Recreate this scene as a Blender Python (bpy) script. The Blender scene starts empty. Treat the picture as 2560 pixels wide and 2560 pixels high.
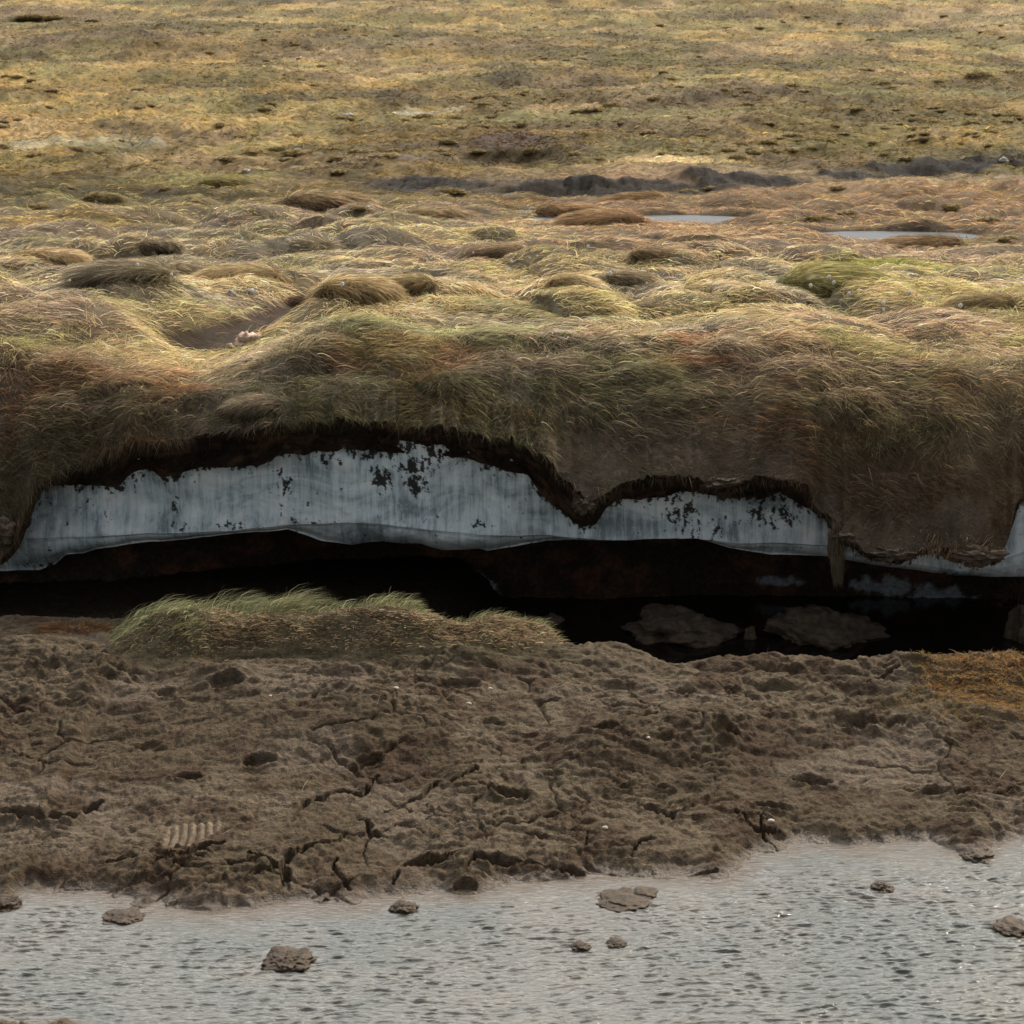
import bpy, bmesh, math
import numpy as np
from mathutils import noise as mnoise, Vector
rng = np.random.default_rng(11)
SC = bpy.context.scene
COL = SC.collection
R = math.radians

# ------------------------------------------------------------------ camera, sky, sun, exposure
H0 = 3.4; PITCH = R(13.0); TF = math.tan(R(15.0))
cam_d = bpy.data.cameras.new('camera'); cam = bpy.data.objects.new('camera', cam_d); COL.objects.link(cam)
cam.location = (0, 0, H0); cam.rotation_euler = (R(90) - PITCH, 0, 0)
cam_d.sensor_fit = 'HORIZONTAL'; cam_d.angle = R(30.0); cam_d.clip_start = 0.1; cam_d.clip_end = 2000
cam_d.dof.use_dof = True; cam_d.dof.focus_distance = 11.3; cam_d.dof.aperture_fstop = 9.0
SC.camera = cam

SUN_EL = R(31.0); SUN_AZ = R(42.0)          # azimuth measured from +Y (into the picture) towards +X
world = bpy.data.worlds.new('World'); SC.world = world; world.use_nodes = True
wn = world.node_tree; wn.nodes.clear()
w_out = wn.nodes.new('ShaderNodeOutputWorld'); w_bg = wn.nodes.new('ShaderNodeBackground')
sky = wn.nodes.new('ShaderNodeTexSky'); sky.sky_type = 'NISHITA'; sky.sun_disc = False
sky.sun_elevation = SUN_EL; sky.sun_rotation = SUN_AZ; sky.dust_density = 2.5; sky.air_density = 1.0
w_tc = wn.nodes.new('ShaderNodeTexCoord'); w_map = wn.nodes.new('ShaderNodeMapping'); w_map.inputs['Scale'].default_value = (1, 1, 2.6)
w_n = wn.nodes.new('ShaderNodeTexNoise'); w_n.inputs['Scale'].default_value = 2.3; w_n.inputs['Detail'].default_value = 6
w_r = wn.nodes.new('ShaderNodeValToRGB'); w_r.color_ramp.elements[0].position = 0.36; w_r.color_ramp.elements[1].position = 0.60
w_mix = wn.nodes.new('ShaderNodeMix'); w_mix.data_type = 'RGBA'
CLOUD = (7.2, 7.2, 7.1, 1)
w_mix.inputs[7].default_value = CLOUD
wn.links.new(w_tc.outputs['Generated'], w_map.inputs['Vector']); wn.links.new(w_map.outputs[0], w_n.inputs['Vector'])
wn.links.new(w_n.outputs['Fac'], w_r.inputs[0]); wn.links.new(w_r.outputs[0], w_mix.inputs[0])
# bright cloud patch added apart from the sun to brighten the stream's reflection
w_dot = wn.nodes.new('ShaderNodeVectorMath'); w_dot.operation = 'DOT_PRODUCT'
w_dot.inputs[1].default_value = (math.sin(R(-6)) * math.cos(R(38)), math.cos(R(-6)) * math.cos(R(38)), math.sin(R(38)))
w_cr = wn.nodes.new('ShaderNodeMapRange'); w_cr.inputs[1].default_value = 0.55; w_cr.inputs[2].default_value = 1.0; w_cr.inputs[3].default_value = 0.85; w_cr.inputs[4].default_value = 15.0
w_sc = wn.nodes.new('ShaderNodeVectorMath'); w_sc.operation = 'SCALE'; w_sc.inputs[0].default_value = CLOUD[:3]
wn.links.new(w_tc.outputs['Generated'], w_dot.inputs[0]); wn.links.new(w_dot.outputs['Value'], w_cr.inputs[0]); wn.links.new(w_cr.outputs[0], w_sc.inputs['Scale']); wn.links.new(w_sc.outputs[0], w_mix.inputs[7])
wn.links.new(sky.outputs[0], w_mix.inputs[6]); wn.links.new(w_mix.outputs[2], w_bg.inputs['Color'])
w_bg.inputs['Strength'].default_value = 0.085
wn.links.new(w_bg.outputs[0], w_out.inputs[0])

sun_d = bpy.data.lights.new('sun', 'SUN'); sun_d.energy = 5.0; sun_d.angle = R(1.5); sun_d.color = (1.0, 0.90, 0.74)
sun = bpy.data.objects.new('sun', sun_d); COL.objects.link(sun)
sdir = Vector((math.sin(SUN_AZ) * math.cos(SUN_EL), math.cos(SUN_AZ) * math.cos(SUN_EL), math.sin(SUN_EL)))
sun.rotation_euler = (-sdir).to_track_quat('-Z', 'Y').to_euler(); sun.location = (10, 20, 30)
SC.view_settings.view_transform = 'Standard'; SC.view_settings.look = 'None'
SC.view_settings.exposure = -0.12; SC.view_settings.gamma = 1.0
SC.cycles.max_bounces = 6; SC.cycles.transparent_max_bounces = 4

# ------------------------------------------------------------------ numpy helpers
_T = [np.random.default_rng(100 + k).random((256, 256)).astype(np.float32) for k in range(8)]
def vn(x, y, s=0):
    x = np.asarray(x, dtype=np.float64); y = np.asarray(y, dtype=np.float64)
    xi = np.floor(x).astype(np.int64); yi = np.floor(y).astype(np.int64)
    fx = x - xi; fy = y - yi; fx = fx * fx * fx * (fx * (fx * 6 - 15) + 10); fy = fy * fy * fy * (fy * (fy * 6 - 15) + 10)
    t = _T[s % 8]; o = (s // 8) * 37
    a = t[(xi + o) & 255, yi & 255]; b = t[(xi + 1 + o) & 255, yi & 255]
    c = t[(xi + o) & 255, (yi + 1) & 255]; d = t[(xi + 1 + o) & 255, (yi + 1) & 255]
    return (a * (1 - fx) + b * fx) * (1 - fy) + (c * (1 - fx) + d * fx) * fy
def fbm(x, y, oct=5, s=0, gain=0.5, ridge=False):
    tot = 0; amp = 1; nrm = 0
    for k in range(oct):
        n = vn(x, y, s + k * 3)
        if ridge: n = 1 - np.abs(2 * n - 1)
        tot = tot + amp * n; nrm += amp; amp *= gain
        x, y = (x * 0.8 - y * 0.6) * 2.03 + 5.2, (x * 0.6 + y * 0.8) * 2.03 + 1.3
    return tot / nrm
def worley(x, y, s=0, k2=False):
    xi = np.floor(x).astype(np.int64); yi = np.floor(y).astype(np.int64)
    best = np.full(x.shape, 9.0); sec = np.full(x.shape, 9.0); rid = np.zeros(x.shape)
    for i in (-1, 0, 1):
        for j in (-1, 0, 1):
            cx = xi + i; cy = yi + j
            px = cx + _T[s % 8][cx & 255, cy & 255]; py = cy + _T[(s + 1) % 8][cx & 255, cy & 255]
            d = np.hypot(x - px, y - py); r = _T[(s + 2) % 8][cx & 255, cy & 255]
            m = d < best
            sec = np.where(m, best, np.minimum(sec, d)); rid = np.where(m, r, rid); best = np.where(m, d, best)
    return (best, sec, rid) if k2 else (best, rid)
def sst(a, b, x):
    t = np.clip((x - a) / (b - a), 0, 1); return t * t * (3 - 2 * t)
def pdir(u, v):
    dx = (u - 1280) / 1280 * TF; dy = -(v - 1280) / 1280 * TF
    return dx, math.cos(PITCH) + dy * math.sin(PITCH), -math.sin(PITCH) + dy * math.cos(PITCH)
def on_y(u, v, y):
    dx, dy, dz = pdir(np.asarray(u, float), np.asarray(v, float)); t = y / dy
    return t * dx, H0 + t * dz
def on_z(u, v, z):
    dx, dy, dz = pdir(np.asarray(u, float), np.asarray(v, float)); t = (z - H0) / dz
    return t * dx, t * dy
def trace(u, v, fun, y0, y1, n=2500):
    """first hit of the sight line through photo point (u, v) with the height function"""
    dx, dy, dz = pdir(float(u), float(v)); ys = np.geomspace(y0, y1, n); t = ys / dy
    xs = t * dx; zs = H0 + t * dz; h = fun(xs, ys)
    k = np.argmax(zs <= h)
    if zs[k] > h[k]: k = n - 1
    return float(xs[k]), float(ys[k]), float(h[k])
def seg_dist(px, py, pts):
    d = np.full(px.shape, 1e9); tt = np.zeros(px.shape)
    n = len(pts) - 1
    for i in range(n):
        ax, ay = pts[i][:2]; bx, by = pts[i + 1][:2]; L2 = (bx - ax) ** 2 + (by - ay) ** 2 + 1e-12
        t = np.clip(((px - ax) * (bx - ax) + (py - ay) * (by - ay)) / L2, 0, 1)
        e = np.hypot(px - ax - t * (bx - ax), py - ay - t * (by - ay)); m = e < d
        d = np.where(m, e, d); tt = np.where(m, (i + t) / n, tt)
    return d, tt

# ------------------------------------------------------------------ object helpers
def tag(o, label=None, cat=None, group=None, kind=None):
    if label: o['label'] = label
    if cat: o['category'] = cat
    if group: o['group'] = group
    if kind: o['kind'] = kind
    return o
def empty(name, loc):
    o = bpy.data.objects.new(name, None); o.location = loc; o.empty_display_size = 0.1; COL.objects.link(o); return o
def mesh_np(name, verts, faces_idx, nper, mat, col=None, attrs=None, parent=None, smooth=True):
    me = bpy.data.meshes.new(name); nv = len(verts); nf = len(faces_idx) // nper
    me.vertices.add(nv); me.vertices.foreach_set('co', np.ascontiguousarray(verts, dtype=np.float32).ravel())
    me.loops.add(len(faces_idx)); me.loops.foreach_set('vertex_index', np.ascontiguousarray(faces_idx, dtype=np.int32))
    me.polygons.add(nf); me.polygons.foreach_set('loop_start', np.arange(0, nf * nper, nper, dtype=np.int32))
    me.polygons.foreach_set('loop_total', np.full(nf, nper, dtype=np.int32))
    me.polygons.foreach_set('use_smooth', np.full(nf, smooth, dtype=bool))
    me.update(calc_edges=True)
    if col is not None:
        a = me.color_attributes.new('Col', 'FLOAT_COLOR', 'POINT')
        a.data.foreach_set('color', np.hstack([col, np.ones((nv, 1))]).astype(np.float32).ravel())
    for k, val in (attrs or {}).items():
        a = me.attributes.new(k, 'FLOAT', 'POINT'); a.data.foreach_set('value', val.astype(np.float32).ravel())
    me.materials.append(mat)
    o = bpy.data.objects.new(name, me); COL.objects.link(o)
    if parent: o.parent = parent
    return o
def grid_faces(nr, nc):
    a = np.arange(nr * nc).reshape(nr, nc)
    q = np.stack([a[:-1, :-1], a[:-1, 1:], a[1:, 1:], a[1:, :-1]], -1)
    return q.reshape(-1)
def grid_obj(name, X, Y, Z, mat, col=None, attrs=None, parent=None):
    nr, nc = X.shape
    return mesh_np(name, np.stack([X, Y, Z], -1).reshape(-1, 3), grid_faces(nr, nc), 4, mat,
                   None if col is None else col.reshape(-1, 3), {k: v.reshape(-1) for k, v in (attrs or {}).items()}, parent)

def blades(P, N, D, L, W, C, seg=3, lift=0.5, droop=0.55, twist=None):
    """P roots, N up vector, D comb direction, L length, W width, C colour -> verts, quads, colours"""
    n = len(P); t = np.linspace(0, 1, seg + 1)[None, :, None]
    lift = np.broadcast_to(np.asarray(lift, float).reshape(-1, 1, 1), (n, 1, 1))
    droop = np.broadcast_to(np.asarray(droop, float).reshape(-1, 1, 1), (n, 1, 1))
    Lb = L[:, None, None]
    cen = P[:, None, :] + Lb * (N[:, None, :] * (lift * t - droop * lift * t ** 2 * 1.1) + D[:, None, :] * (t * (1 - lift) + lift * 0.45 * t ** 2))
    tang = N[:, None, :] * (lift - 2.2 * droop * lift * t) + D[:, None, :] * ((1 - lift) + 0.9 * lift * t)
    rv = rng.normal(size=(n, 1, 3)) + np.array([1.2, 0.2, 0])[None, None, :] * rng.choice([-1, 1], size=(n, 1, 1))
    side = np.cross(tang, rv); side /= (np.linalg.norm(side, axis=-1, keepdims=True) + 1e-9)
    taper = (1 - t ** 1.6) * 0.92 + 0.08
    wv = side * W[:, None, None] * 0.5 * taper
    V = np.stack([cen - wv, cen + wv], 2).reshape(n * (seg + 1) * 2, 3)
    base = (np.arange(n) * (seg + 1) * 2)[:, None, None]
    k = (np.arange(seg) * 2)[None, :, None]
    q = base + k + np.array([0, 1, 3, 2])[None, None, :]
    Cc = np.repeat(C, (seg + 1) * 2, axis=0)
    return V, q.reshape(-1), Cc
def blade_obj(name, packs, mat, parent=None):
    V = []; F = []; C = []; off = 0
    for v, f, c in packs:
        V.append(v); F.append(f + off); C.append(c); off += len(v)
    return mesh_np(name, np.concatenate(V), np.concatenate(F), 4, mat, np.concatenate(C), None, parent, smooth=True)

# ------------------------------------------------------------------ materials
def nmat(name):
    m = bpy.data.materials.new(name); m.use_nodes = True; nt = m.node_tree; nt.nodes.clear()
    out = nt.nodes.new('ShaderNodeOutputMaterial'); return m, nt, out
def N_(nt, t, **kw):
    n = nt.nodes.new(t)
    for k, v in kw.items():
        if k in n.inputs: n.inputs[k].default_value = v
        else: setattr(n, k, v)
    return n
def ground_mat(name, scale=30, bump=0.5, dist=0.02, rough=0.95, attr='Col', contrast=(0.55, 1.35), spec=0.2, wet=None, stretch=(1, 1, 1)):
    m, nt, out = nmat(name); L = nt.links.new
    b = N_(nt, 'ShaderNodeBsdfPrincipled'); b.inputs['Roughness'].default_value = rough; b.inputs['Specular IOR Level'].default_value = spec
    a = N_(nt, 'ShaderNodeAttribute', attribute_name=attr)
    g = N_(nt, 'ShaderNodeNewGeometry'); mp = N_(nt, 'ShaderNodeMapping'); mp.inputs['Scale'].default_value = stretch
    L(g.outputs['Position'], mp.inputs[0])
    n1 = N_(nt, 'ShaderNodeTexNoise', Scale=scale, Detail=7.0, Roughness=0.65); L(mp.outputs[0], n1.inputs['Vector'])
    n2 = N_(nt, 'ShaderNodeTexNoise', Scale=scale * (4.3 if scale > 8 else 14), Detail=5.0, Roughness=0.7); L(mp.outputs[0], n2.inputs['Vector'])
    mr = N_(nt, 'ShaderNodeMapRange'); mr.inputs[1].default_value = 0.28; mr.inputs[2].default_value = 0.72
    mr.inputs[3].default_value = contrast[0]; mr.inputs[4].default_value = contrast[1]; L(n1.outputs[0], mr.inputs[0])
    mr2 = N_(nt, 'ShaderNodeMapRange'); mr2.inputs[1].default_value = 0.3; mr2.inputs[2].default_value = 0.7
    mr2.inputs[3].default_value = 0.75; mr2.inputs[4].default_value = 1.25; L(n2.outputs[0], mr2.inputs[0])
    mu = N_(nt, 'ShaderNodeMath', operation='MULTIPLY'); L(mr.outputs[0], mu.inputs[0]); L(mr2.outputs[0], mu.inputs[1])
    vm = N_(nt, 'ShaderNodeVectorMath', operation='SCALE'); L(a.outputs['Color'], vm.inputs[0]); L(mu.outputs[0], vm.inputs['Scale'])
    L(vm.outputs[0], b.inputs['Base Color'])
    ad = N_(nt, 'ShaderNodeMath', operation='MULTIPLY_ADD'); L(n2.outputs[0], ad.inputs[0]); ad.inputs[1].default_value = 0.35; L(n1.outputs[0], ad.inputs[2])
    bp = N_(nt, 'ShaderNodeBump', Strength=bump, Distance=dist); L(ad.outputs[0], bp.inputs['Height']); L(bp.outputs[0], b.inputs['Normal'])
    if wet:
        wa = N_(nt, 'ShaderNodeAttribute', attribute_name=wet)
        mr3 = N_(nt, 'ShaderNodeMapRange'); mr3.inputs[3].default_value = rough; mr3.inputs[4].default_value = 0.42; L(wa.outputs['Fac'], mr3.inputs[0])
        L(mr3.outputs[0], b.inputs['Roughness'])
        mr4 = N_(nt, 'ShaderNodeMapRange'); mr4.inputs[3].default_value = spec; mr4.inputs[4].default_value = 0.35; L(wa.outputs['Fac'], mr4.inputs[0])
        L(mr4.outputs[0], b.inputs['Specular IOR Level'])
    L(b.outputs[0], out.inputs[0]); return m
M_tundra = ground_mat('tundra_ground', scale=4.5, bump=1.0, dist=0.08, contrast=(0.4, 1.45), spec=0.1)
M_mud = ground_mat('drying_mud', scale=30, bump=1.0, dist=0.028, rough=0.9, contrast=(0.5, 1.45), spec=0.1, wet='wet')
M_soil = ground_mat('peat_soil', scale=34, bump=1.0, dist=0.03, contrast=(0.45, 1.6), spec=0.1)

m, nt, out = nmat('grass_blades'); M_grass = m
a = N_(nt, 'ShaderNodeAttribute', attribute_name='Col'); df = N_(nt, 'ShaderNodeBsdfDiffuse'); tr = N_(nt, 'ShaderNodeBsdfTranslucent'); mx = N_(nt, 'ShaderNodeMixShader')
mx.inputs[0].default_value = 0.5
nt.links.new(a.outputs['Color'], df.inputs[0]); nt.links.new(a.outputs['Color'], tr.inputs[0])
nt.links.new(df.outputs[0], mx.inputs[1]); nt.links.new(tr.outputs[0], mx.inputs[2]); nt.links.new(mx.outputs[0], out.inputs[0])

def ice_mat(name):
    m, nt, out = nmat(name); L = nt.links.new
    b = N_(nt, 'ShaderNodeBsdfPrincipled'); b.inputs['Roughness'].default_value = 0.32; b.inputs['IOR'].default_value = 1.31
    b.inputs['Subsurface Weight'].default_value = 0.3; b.inputs['Subsurface Radius'].default_value = (0.03, 0.05, 0.06); b.inputs['Subsurface Scale'].default_value = 0.5
    g = N_(nt, 'ShaderNodeNewGeometry')
    mp = N_(nt, 'ShaderNodeMapping'); mp.inputs['Scale'].default_value = (26, 4, 1.6); L(g.outputs['Position'], mp.inputs[0])
    n1 = N_(nt, 'ShaderNodeTexNoise', Scale=1.0, Detail=8.0, Roughness=0.66, Distortion=0.4); L(mp.outputs[0], n1.inputs['Vector'])
    mp2 = N_(nt, 'ShaderNodeMapping'); mp2.inputs['Scale'].default_value = (2.4, 2, 3.2); L(g.outputs['Position'], mp2.inputs[0])
    n2 = N_(nt, 'ShaderNodeTexNoise', Scale=1.0, Detail=5.0, Roughness=0.6, Distortion=1.2); L(mp2.outputs[0], n2.inputs['Vector'])
    cr = N_(nt, 'ShaderNodeValToRGB'); e = cr.color_ramp.elements
    e[0].position = 0.30; e[0].position = 0.39; e[0].color = (0.26, 0.31, 0.33, 1); e[1].position = 0.62; e[1].color = (0.93, 0.97, 0.97, 1)
    x = e.new(0.5); x.color = (0.64, 0.73, 0.755, 1)
    mixn = N_(nt, 'ShaderNodeMath', operation='MULTIPLY_ADD'); L(n2.outputs[0], mixn.inputs[0]); mixn.inputs[1].default_value = 0.66
    mp3 = N_(nt, 'ShaderNodeMapping'); mp3.inputs['Scale'].default_value = (95, 20, 9); L(g.outputs['Position'], mp3.inputs[0])
    n4 = N_(nt, 'ShaderNodeTexNoise', Scale=1.0, Detail=6.0, Roughness=0.75, Distortion=0.8); L(mp3.outputs[0], n4.inputs['Vector'])
    ad4 = N_(nt, 'ShaderNodeMath', operation='MULTIPLY_ADD'); L(n4.outputs[0], ad4.inputs[0]); ad4.inputs[1].default_value = 0.55; L(n1.outputs[0], ad4.inputs[2])
    sc = N_(nt, 'ShaderNodeMath', operation='MULTIPLY_ADD'); L(ad4.outputs[0], sc.inputs[0]); sc.inputs[1].default_value = 0.40; sc.inputs[2].default_value = -0.13; L(sc.outputs[0], mixn.inputs[2])
    L(mixn.outputs[0], cr.inputs[0])
    n3 = N_(nt, 'ShaderNodeTexNoise', Scale=17.0, Detail=6.0, Roughness=0.7, Distortion=1.5); L(g.outputs['Position'], n3.inputs['Vector'])
    wr = N_(nt, 'ShaderNodeValToRGB'); wr.color_ramp.elements[0].position = 0.56; wr.color_ramp.elements[1].position = 0.74
    wr.color_ramp.elements[1].color = (0.7, 0.7, 0.7, 1); L(n3.outputs[0], wr.inputs[0])
    mw = N_(nt, 'ShaderNodeMix', data_type='RGBA'); L(wr.outputs[0], mw.inputs[0]); L(cr.outputs[0], mw.inputs[6]); mw.inputs[7].default_value = (0.78, 0.84, 0.85, 1)
    at = N_(nt, 'ShaderNodeAttribute', attribute_name='dirt')
    md = N_(nt, 'ShaderNodeMix', data_type='RGBA'); L(at.outputs['Fac'], md.inputs[0]); L(mw.outputs[2], md.inputs[6]); md.inputs[7].default_value = (0.022, 0.018, 0.014, 1)
    L(md.outputs[2], b.inputs['Base Color'])
    rr = N_(nt, 'ShaderNodeMapRange'); rr.inputs[3].default_value = 0.2; rr.inputs[4].default_value = 0.9; L(at.outputs['Fac'], rr.inputs[0]); L(rr.outputs[0], b.inputs['Roughness'])
    bp = N_(nt, 'ShaderNodeBump', Strength=0.5, Distance=0.02); L(n1.outputs[0], bp.inputs['Height'])
    bp2 = N_(nt, 'ShaderNodeBump', Strength=0.35, Distance=0.012); L(n3.outputs[0], bp2.inputs['Height']); L(bp.outputs[0], bp2.inputs['Normal'])
    L(bp2.outputs[0], b.inputs['Normal']); L(b.outputs[0], out.inputs[0]); return m
M_ice = ice_mat('ground_ice')

def water_mat(name, base, rough=0.04, bscale=60, bstr=0.15, silt=None):
    m, nt, out = nmat(name); L = nt.links.new
    b = N_(nt, 'ShaderNodeBsdfPrincipled'); b.inputs['Base Color'].default_value = base + (1,); b.inputs['Roughness'].default_value = rough
    b.inputs['IOR'].default_value = 1.333
    g = N_(nt, 'ShaderNodeNewGeometry'); mp = N_(nt, 'ShaderNodeMapping'); mp.inputs['Scale'].default_value = (0.40, 1.3, 1); mp.inputs['Rotation'].default_value = (0, 0, R(-8)); L(g.outputs['Position'], mp.inputs[0])
    n = N_(nt, 'ShaderNodeTexNoise', Scale=bscale, Detail=4.0, Roughness=0.6, Distortion=0.6); L(mp.outputs[0], n.inputs['Vector'])
    bp = N_(nt, 'ShaderNodeBump', Strength=bstr, Distance=0.01); L(n.outputs[0], bp.inputs['Height']); L(bp.outputs[0], b.inputs['Normal'])
    if silt:
        n2 = N_(nt, 'ShaderNodeTexNoise', Scale=1.1, Detail=5.0, Roughness=0.6, Distortion=1.0); L(g.outputs['Position'], n2.inputs['Vector'])
        cr = N_(nt, 'ShaderNodeValToRGB'); e = cr.color_ramp.elements; e[0].position = 0.38; e[0].color = base + (1,); e[1].position = 0.66; e[1].color = silt + (1,)
        L(n2.outputs[0], cr.inputs[0])
        sa_ = N_(nt, 'ShaderNodeAttribute', attribute_name='shallow'); ms = N_(nt, 'ShaderNodeMix', data_type='RGBA'); L(sa_.outputs['Fac'], ms.inputs[0]); L(cr.outputs[0], ms.inputs[6]); ms.inputs[7].default_value = (0.075, 0.052, 0.03, 1)
        L(ms.outputs[2], b.inputs['Base Color'])
    L(b.outputs[0], out.inputs[0]); return m
M_stream = water_mat('murky_stream_water', (0.075, 0.078, 0.068), 0.085, 48, 0.8, (0.12, 0.105, 0.085))
M_pool = water_mat('dark_pool_water', (0.012, 0.010, 0.008), 0.06, 25, 0.05)
M_pond = water_mat('pond_water', (0.20, 0.215, 0.22), 0.35, 9, 1.0)
pn = M_pond.node_tree; pb = pn.nodes['Principled BSDF']; pd = N_(pn, 'ShaderNodeBsdfDiffuse'); pd.inputs[0].default_value = (0.07, 0.073, 0.073, 1); pmx = N_(pn, 'ShaderNodeMixShader'); pmx.inputs[0].default_value = 0.82
pn.links.new(pb.outputs[0], pmx.inputs[1]); pn.links.new(pd.outputs[0], pmx.inputs[2]); pn.links.new(pmx.outputs[0], pn.nodes['Material Output'].inputs[0])

def plain_mat(name, colr, rough=0.8, scale=40, var=0.35, bump=0.4, c2=None, spec=0.25):
    m, nt, out = nmat(name); L = nt.links.new
    b = N_(nt, 'ShaderNodeBsdfPrincipled'); b.inputs['Roughness'].default_value = rough; b.inputs['Specular IOR Level'].default_value = spec
    tc = N_(nt, 'ShaderNodeTexCoord'); n = N_(nt, 'ShaderNodeTexNoise', Scale=scale, Detail=6.0, Roughness=0.7); L(tc.outputs['Object'], n.inputs['Vector'])
    cr = N_(nt, 'ShaderNodeValToRGB'); e = cr.color_ramp.elements; e[0].position = 0.35; e[1].position = 0.65
    c2 = c2 or tuple(c * (1 - var) for c in colr)
    e[0].color = tuple(c2) + (1,); e[1].color = tuple(colr) + (1,); L(n.outputs[0], cr.inputs[0]); L(cr.outputs[0], b.inputs['Base Color'])
    bp = N_(nt, 'ShaderNodeBump', Strength=bump, Distance=0.01); L(n.outputs[0], bp.inputs['Height']); L(bp.outputs[0], b.inputs['Normal'])
    L(b.outputs[0], out.inputs[0]); return m
M_clump = plain_mat('wet_mud_clump', (0.085, 0.058, 0.036), 0.6, 30, c2=(0.03, 0.022, 0.015), bump=1.0, spec=0.12)
M_block = plain_mat('fallen_peat', (0.14, 0.10, 0.068), 0.9, 14, c2=(0.05, 0.037, 0.026), bump=0.9)
M_bone = plain_mat('weathered_bone', (0.62, 0.48, 0.38), 0.7, 30, c2=(0.35, 0.20, 0.14))
M_pebble = plain_mat('pale_pebble', (0.50, 0.44, 0.38), 0.7, 60)
M_cotton = plain_mat('cottongrass_down', (0.80, 0.78, 0.72), 0.9, 200, 0.1)
M_straw = plain_mat('dry_straw', (0.42, 0.34, 0.22), 0.8, 60)
M_heath = plain_mat('dark_heather', (0.28, 0.20, 0.09), 0.95, 5, c2=(0.09, 0.065, 0.03), bump=1.0)

# ------------------------------------------------------------------ the shape of the land
Y_ICE = 11.35; Y_CR = 12.35; Z_POND = 1.50
LIP = [(-300,1330,11.0),(-80,1390,10.95),(0,1388,10.95),(36,1354,10.98),(58,1318,11.0),(72,1267,11.02),(90,1215,11.08),(130,1182,11.12),(235,1146,11.15),(269,1124,11.15),(326,1106,11.15),(471,1096,11.15),
       (673,1063,11.15),(841,1050,11.15),(1009,1062,11.15),(1279,1092,11.12),(1347,1130,11.05),(1374,1150,11.02),(1442,1236,10.97),(1475,1250,10.95),(1522,1230,10.98),(1563,1210,11.02),
       (1677,1186,11.06),(1731,1183,11.07),(1805,1213,11.05),(1886,1186,11.07),(1953,1190,11.07),(2020,1206,11.04),(2034,1257,11.0),(2094,1304,10.93),(2101,1344,10.88),(2155,1371,10.84),
       (2256,1398,10.80),(2296,1371,10.80),(2364,1371,10.78),(2418,1401,10.77),(2492,1398,10.80),(2525,1337,10.88),(2539,1263,10.95),(2565,1225,11.05),(2640,1215,11.08),(2900,1230,11.08)]
SOIL = [(-300,1335),(0,1395),(60,1330),(95,1225),(109,1216),(203,1213),(290,1220),(326,1190),(362,1177),(410,1195),(453,1187),(507,1173),(598,1166),(640,1176),(707,1131),(760,1140),(875,1124),(976,1137),(1144,1144),(1220,1165),
        (1279,1183),(1320,1190),(1350,1240),(1400,1275),(1440,1310),(1462,1324),(1490,1312),(1515,1270),(1545,1250),(1600,1250),(1650,1245),(1700,1230),(1750,1235),(1830,1250),(1900,1250),(1950,1235),
        (2000,1262),(2060,1295),(2100,1352),(2155,1380),(2256,1408),(2296,1380),(2364,1380),(2418,1410),(2492,1408),(2525,1345),(2545,1270),(2600,1235),(2900,1240)]
ICEB = [(-300,1445),(0,1440),(87,1438),(128,1421),(158,1395),(202,1391),(235,1379),(370,1364),(538,1352),(713,1337),(754,1351),(794,1364),(875,1374),(955,1358),(1050,1361),(1103,1379),(1198,1376),(1218,1384),
        (1300,1374),(1361,1364),(1596,1354),(1690,1352),(1744,1358),(1832,1384),(1933,1401),(2081,1401),(2135,1408),(2269,1432),(2404,1448),(2505,1455),(2560,1454),(2900,1460)]
SEAM = [(-300,1345),(0,1347),(200,1342),(400,1337),(560,1335),(700,1322),(850,1308),(950,1303),(1050,1312),(1150,1325),(1300,1340),(1500,1345),(1700,1348),(1850,1362),(2080,1365),(2150,1385),(2300,1410),(2400,1425),(2560,1375),(2900,1380)]
la = np.array(LIP, float); lx, lz = on_y(la[:, 0], la[:, 1], la[:, 2]); ly = la[:, 2]
sa = np.array(SOIL, float); sx, sz = on_y(sa[:, 0], sa[:, 1], Y_ICE - 0.04)
ia = np.array(ICEB, float); ix, iz = on_y(ia[:, 0], ia[:, 1], Y_ICE)
qa = np.array(SEAM, float); qx, qz = on_y(qa[:, 0], qa[:, 1], Y_ICE)

def base_G(x, y):
    s1 = np.clip((y - 34) / 12, 0, None)
    z = 1.62 - 0.08 * sst(13.0, 20, y)
    yy = np.clip(y - 36, 0, None)
    z = z + 0.052 * (np.sqrt(yy ** 2 + 36) - 6) + 0.00007 * yy ** 2
    z = z + 0.012 * x * sst(30, 80, y)
    return z
def atb(u, v): return trace(u, v, base_G, 11.8, 400)
# ponds, peat channel, small gully: traced, then laid on the ground as real places
PONDS = []
for (u, v, w, dv) in ((1700, 542, 175, 13), (2215, 582, 190, 15), (1330, 523, 90, 6), (1430, 541, 90, 8)):
    xc, yc, _ = atb(u, v); xa, ya, _ = atb(u, v + dv); xb, yb, _ = atb(u, v - dv)
    PONDS.append((xc, (ya + yb) / 2, w / 1280 * TF * yc * 1.0, (yb - ya) / 2 * 0.7))
CH = [atb(u, v) for u, v in ((820, 442), (1000, 458), (1250, 470), (1500, 474), (1750, 462), (2000, 452), (2300, 425), (2700, 395))]
chx = np.array([p[0] for p in CH]); chy = np.array([p[1] for p in CH])
GUL = [on_z(u, v, 1.47) for u, v in ((500, 868), (560, 864), (640, 838), (720, 800), (830, 758), (960, 742), (1070, 716))]
HUMPS = []   # big rolls on the bank: (x, y, rx, ry, h)
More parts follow.
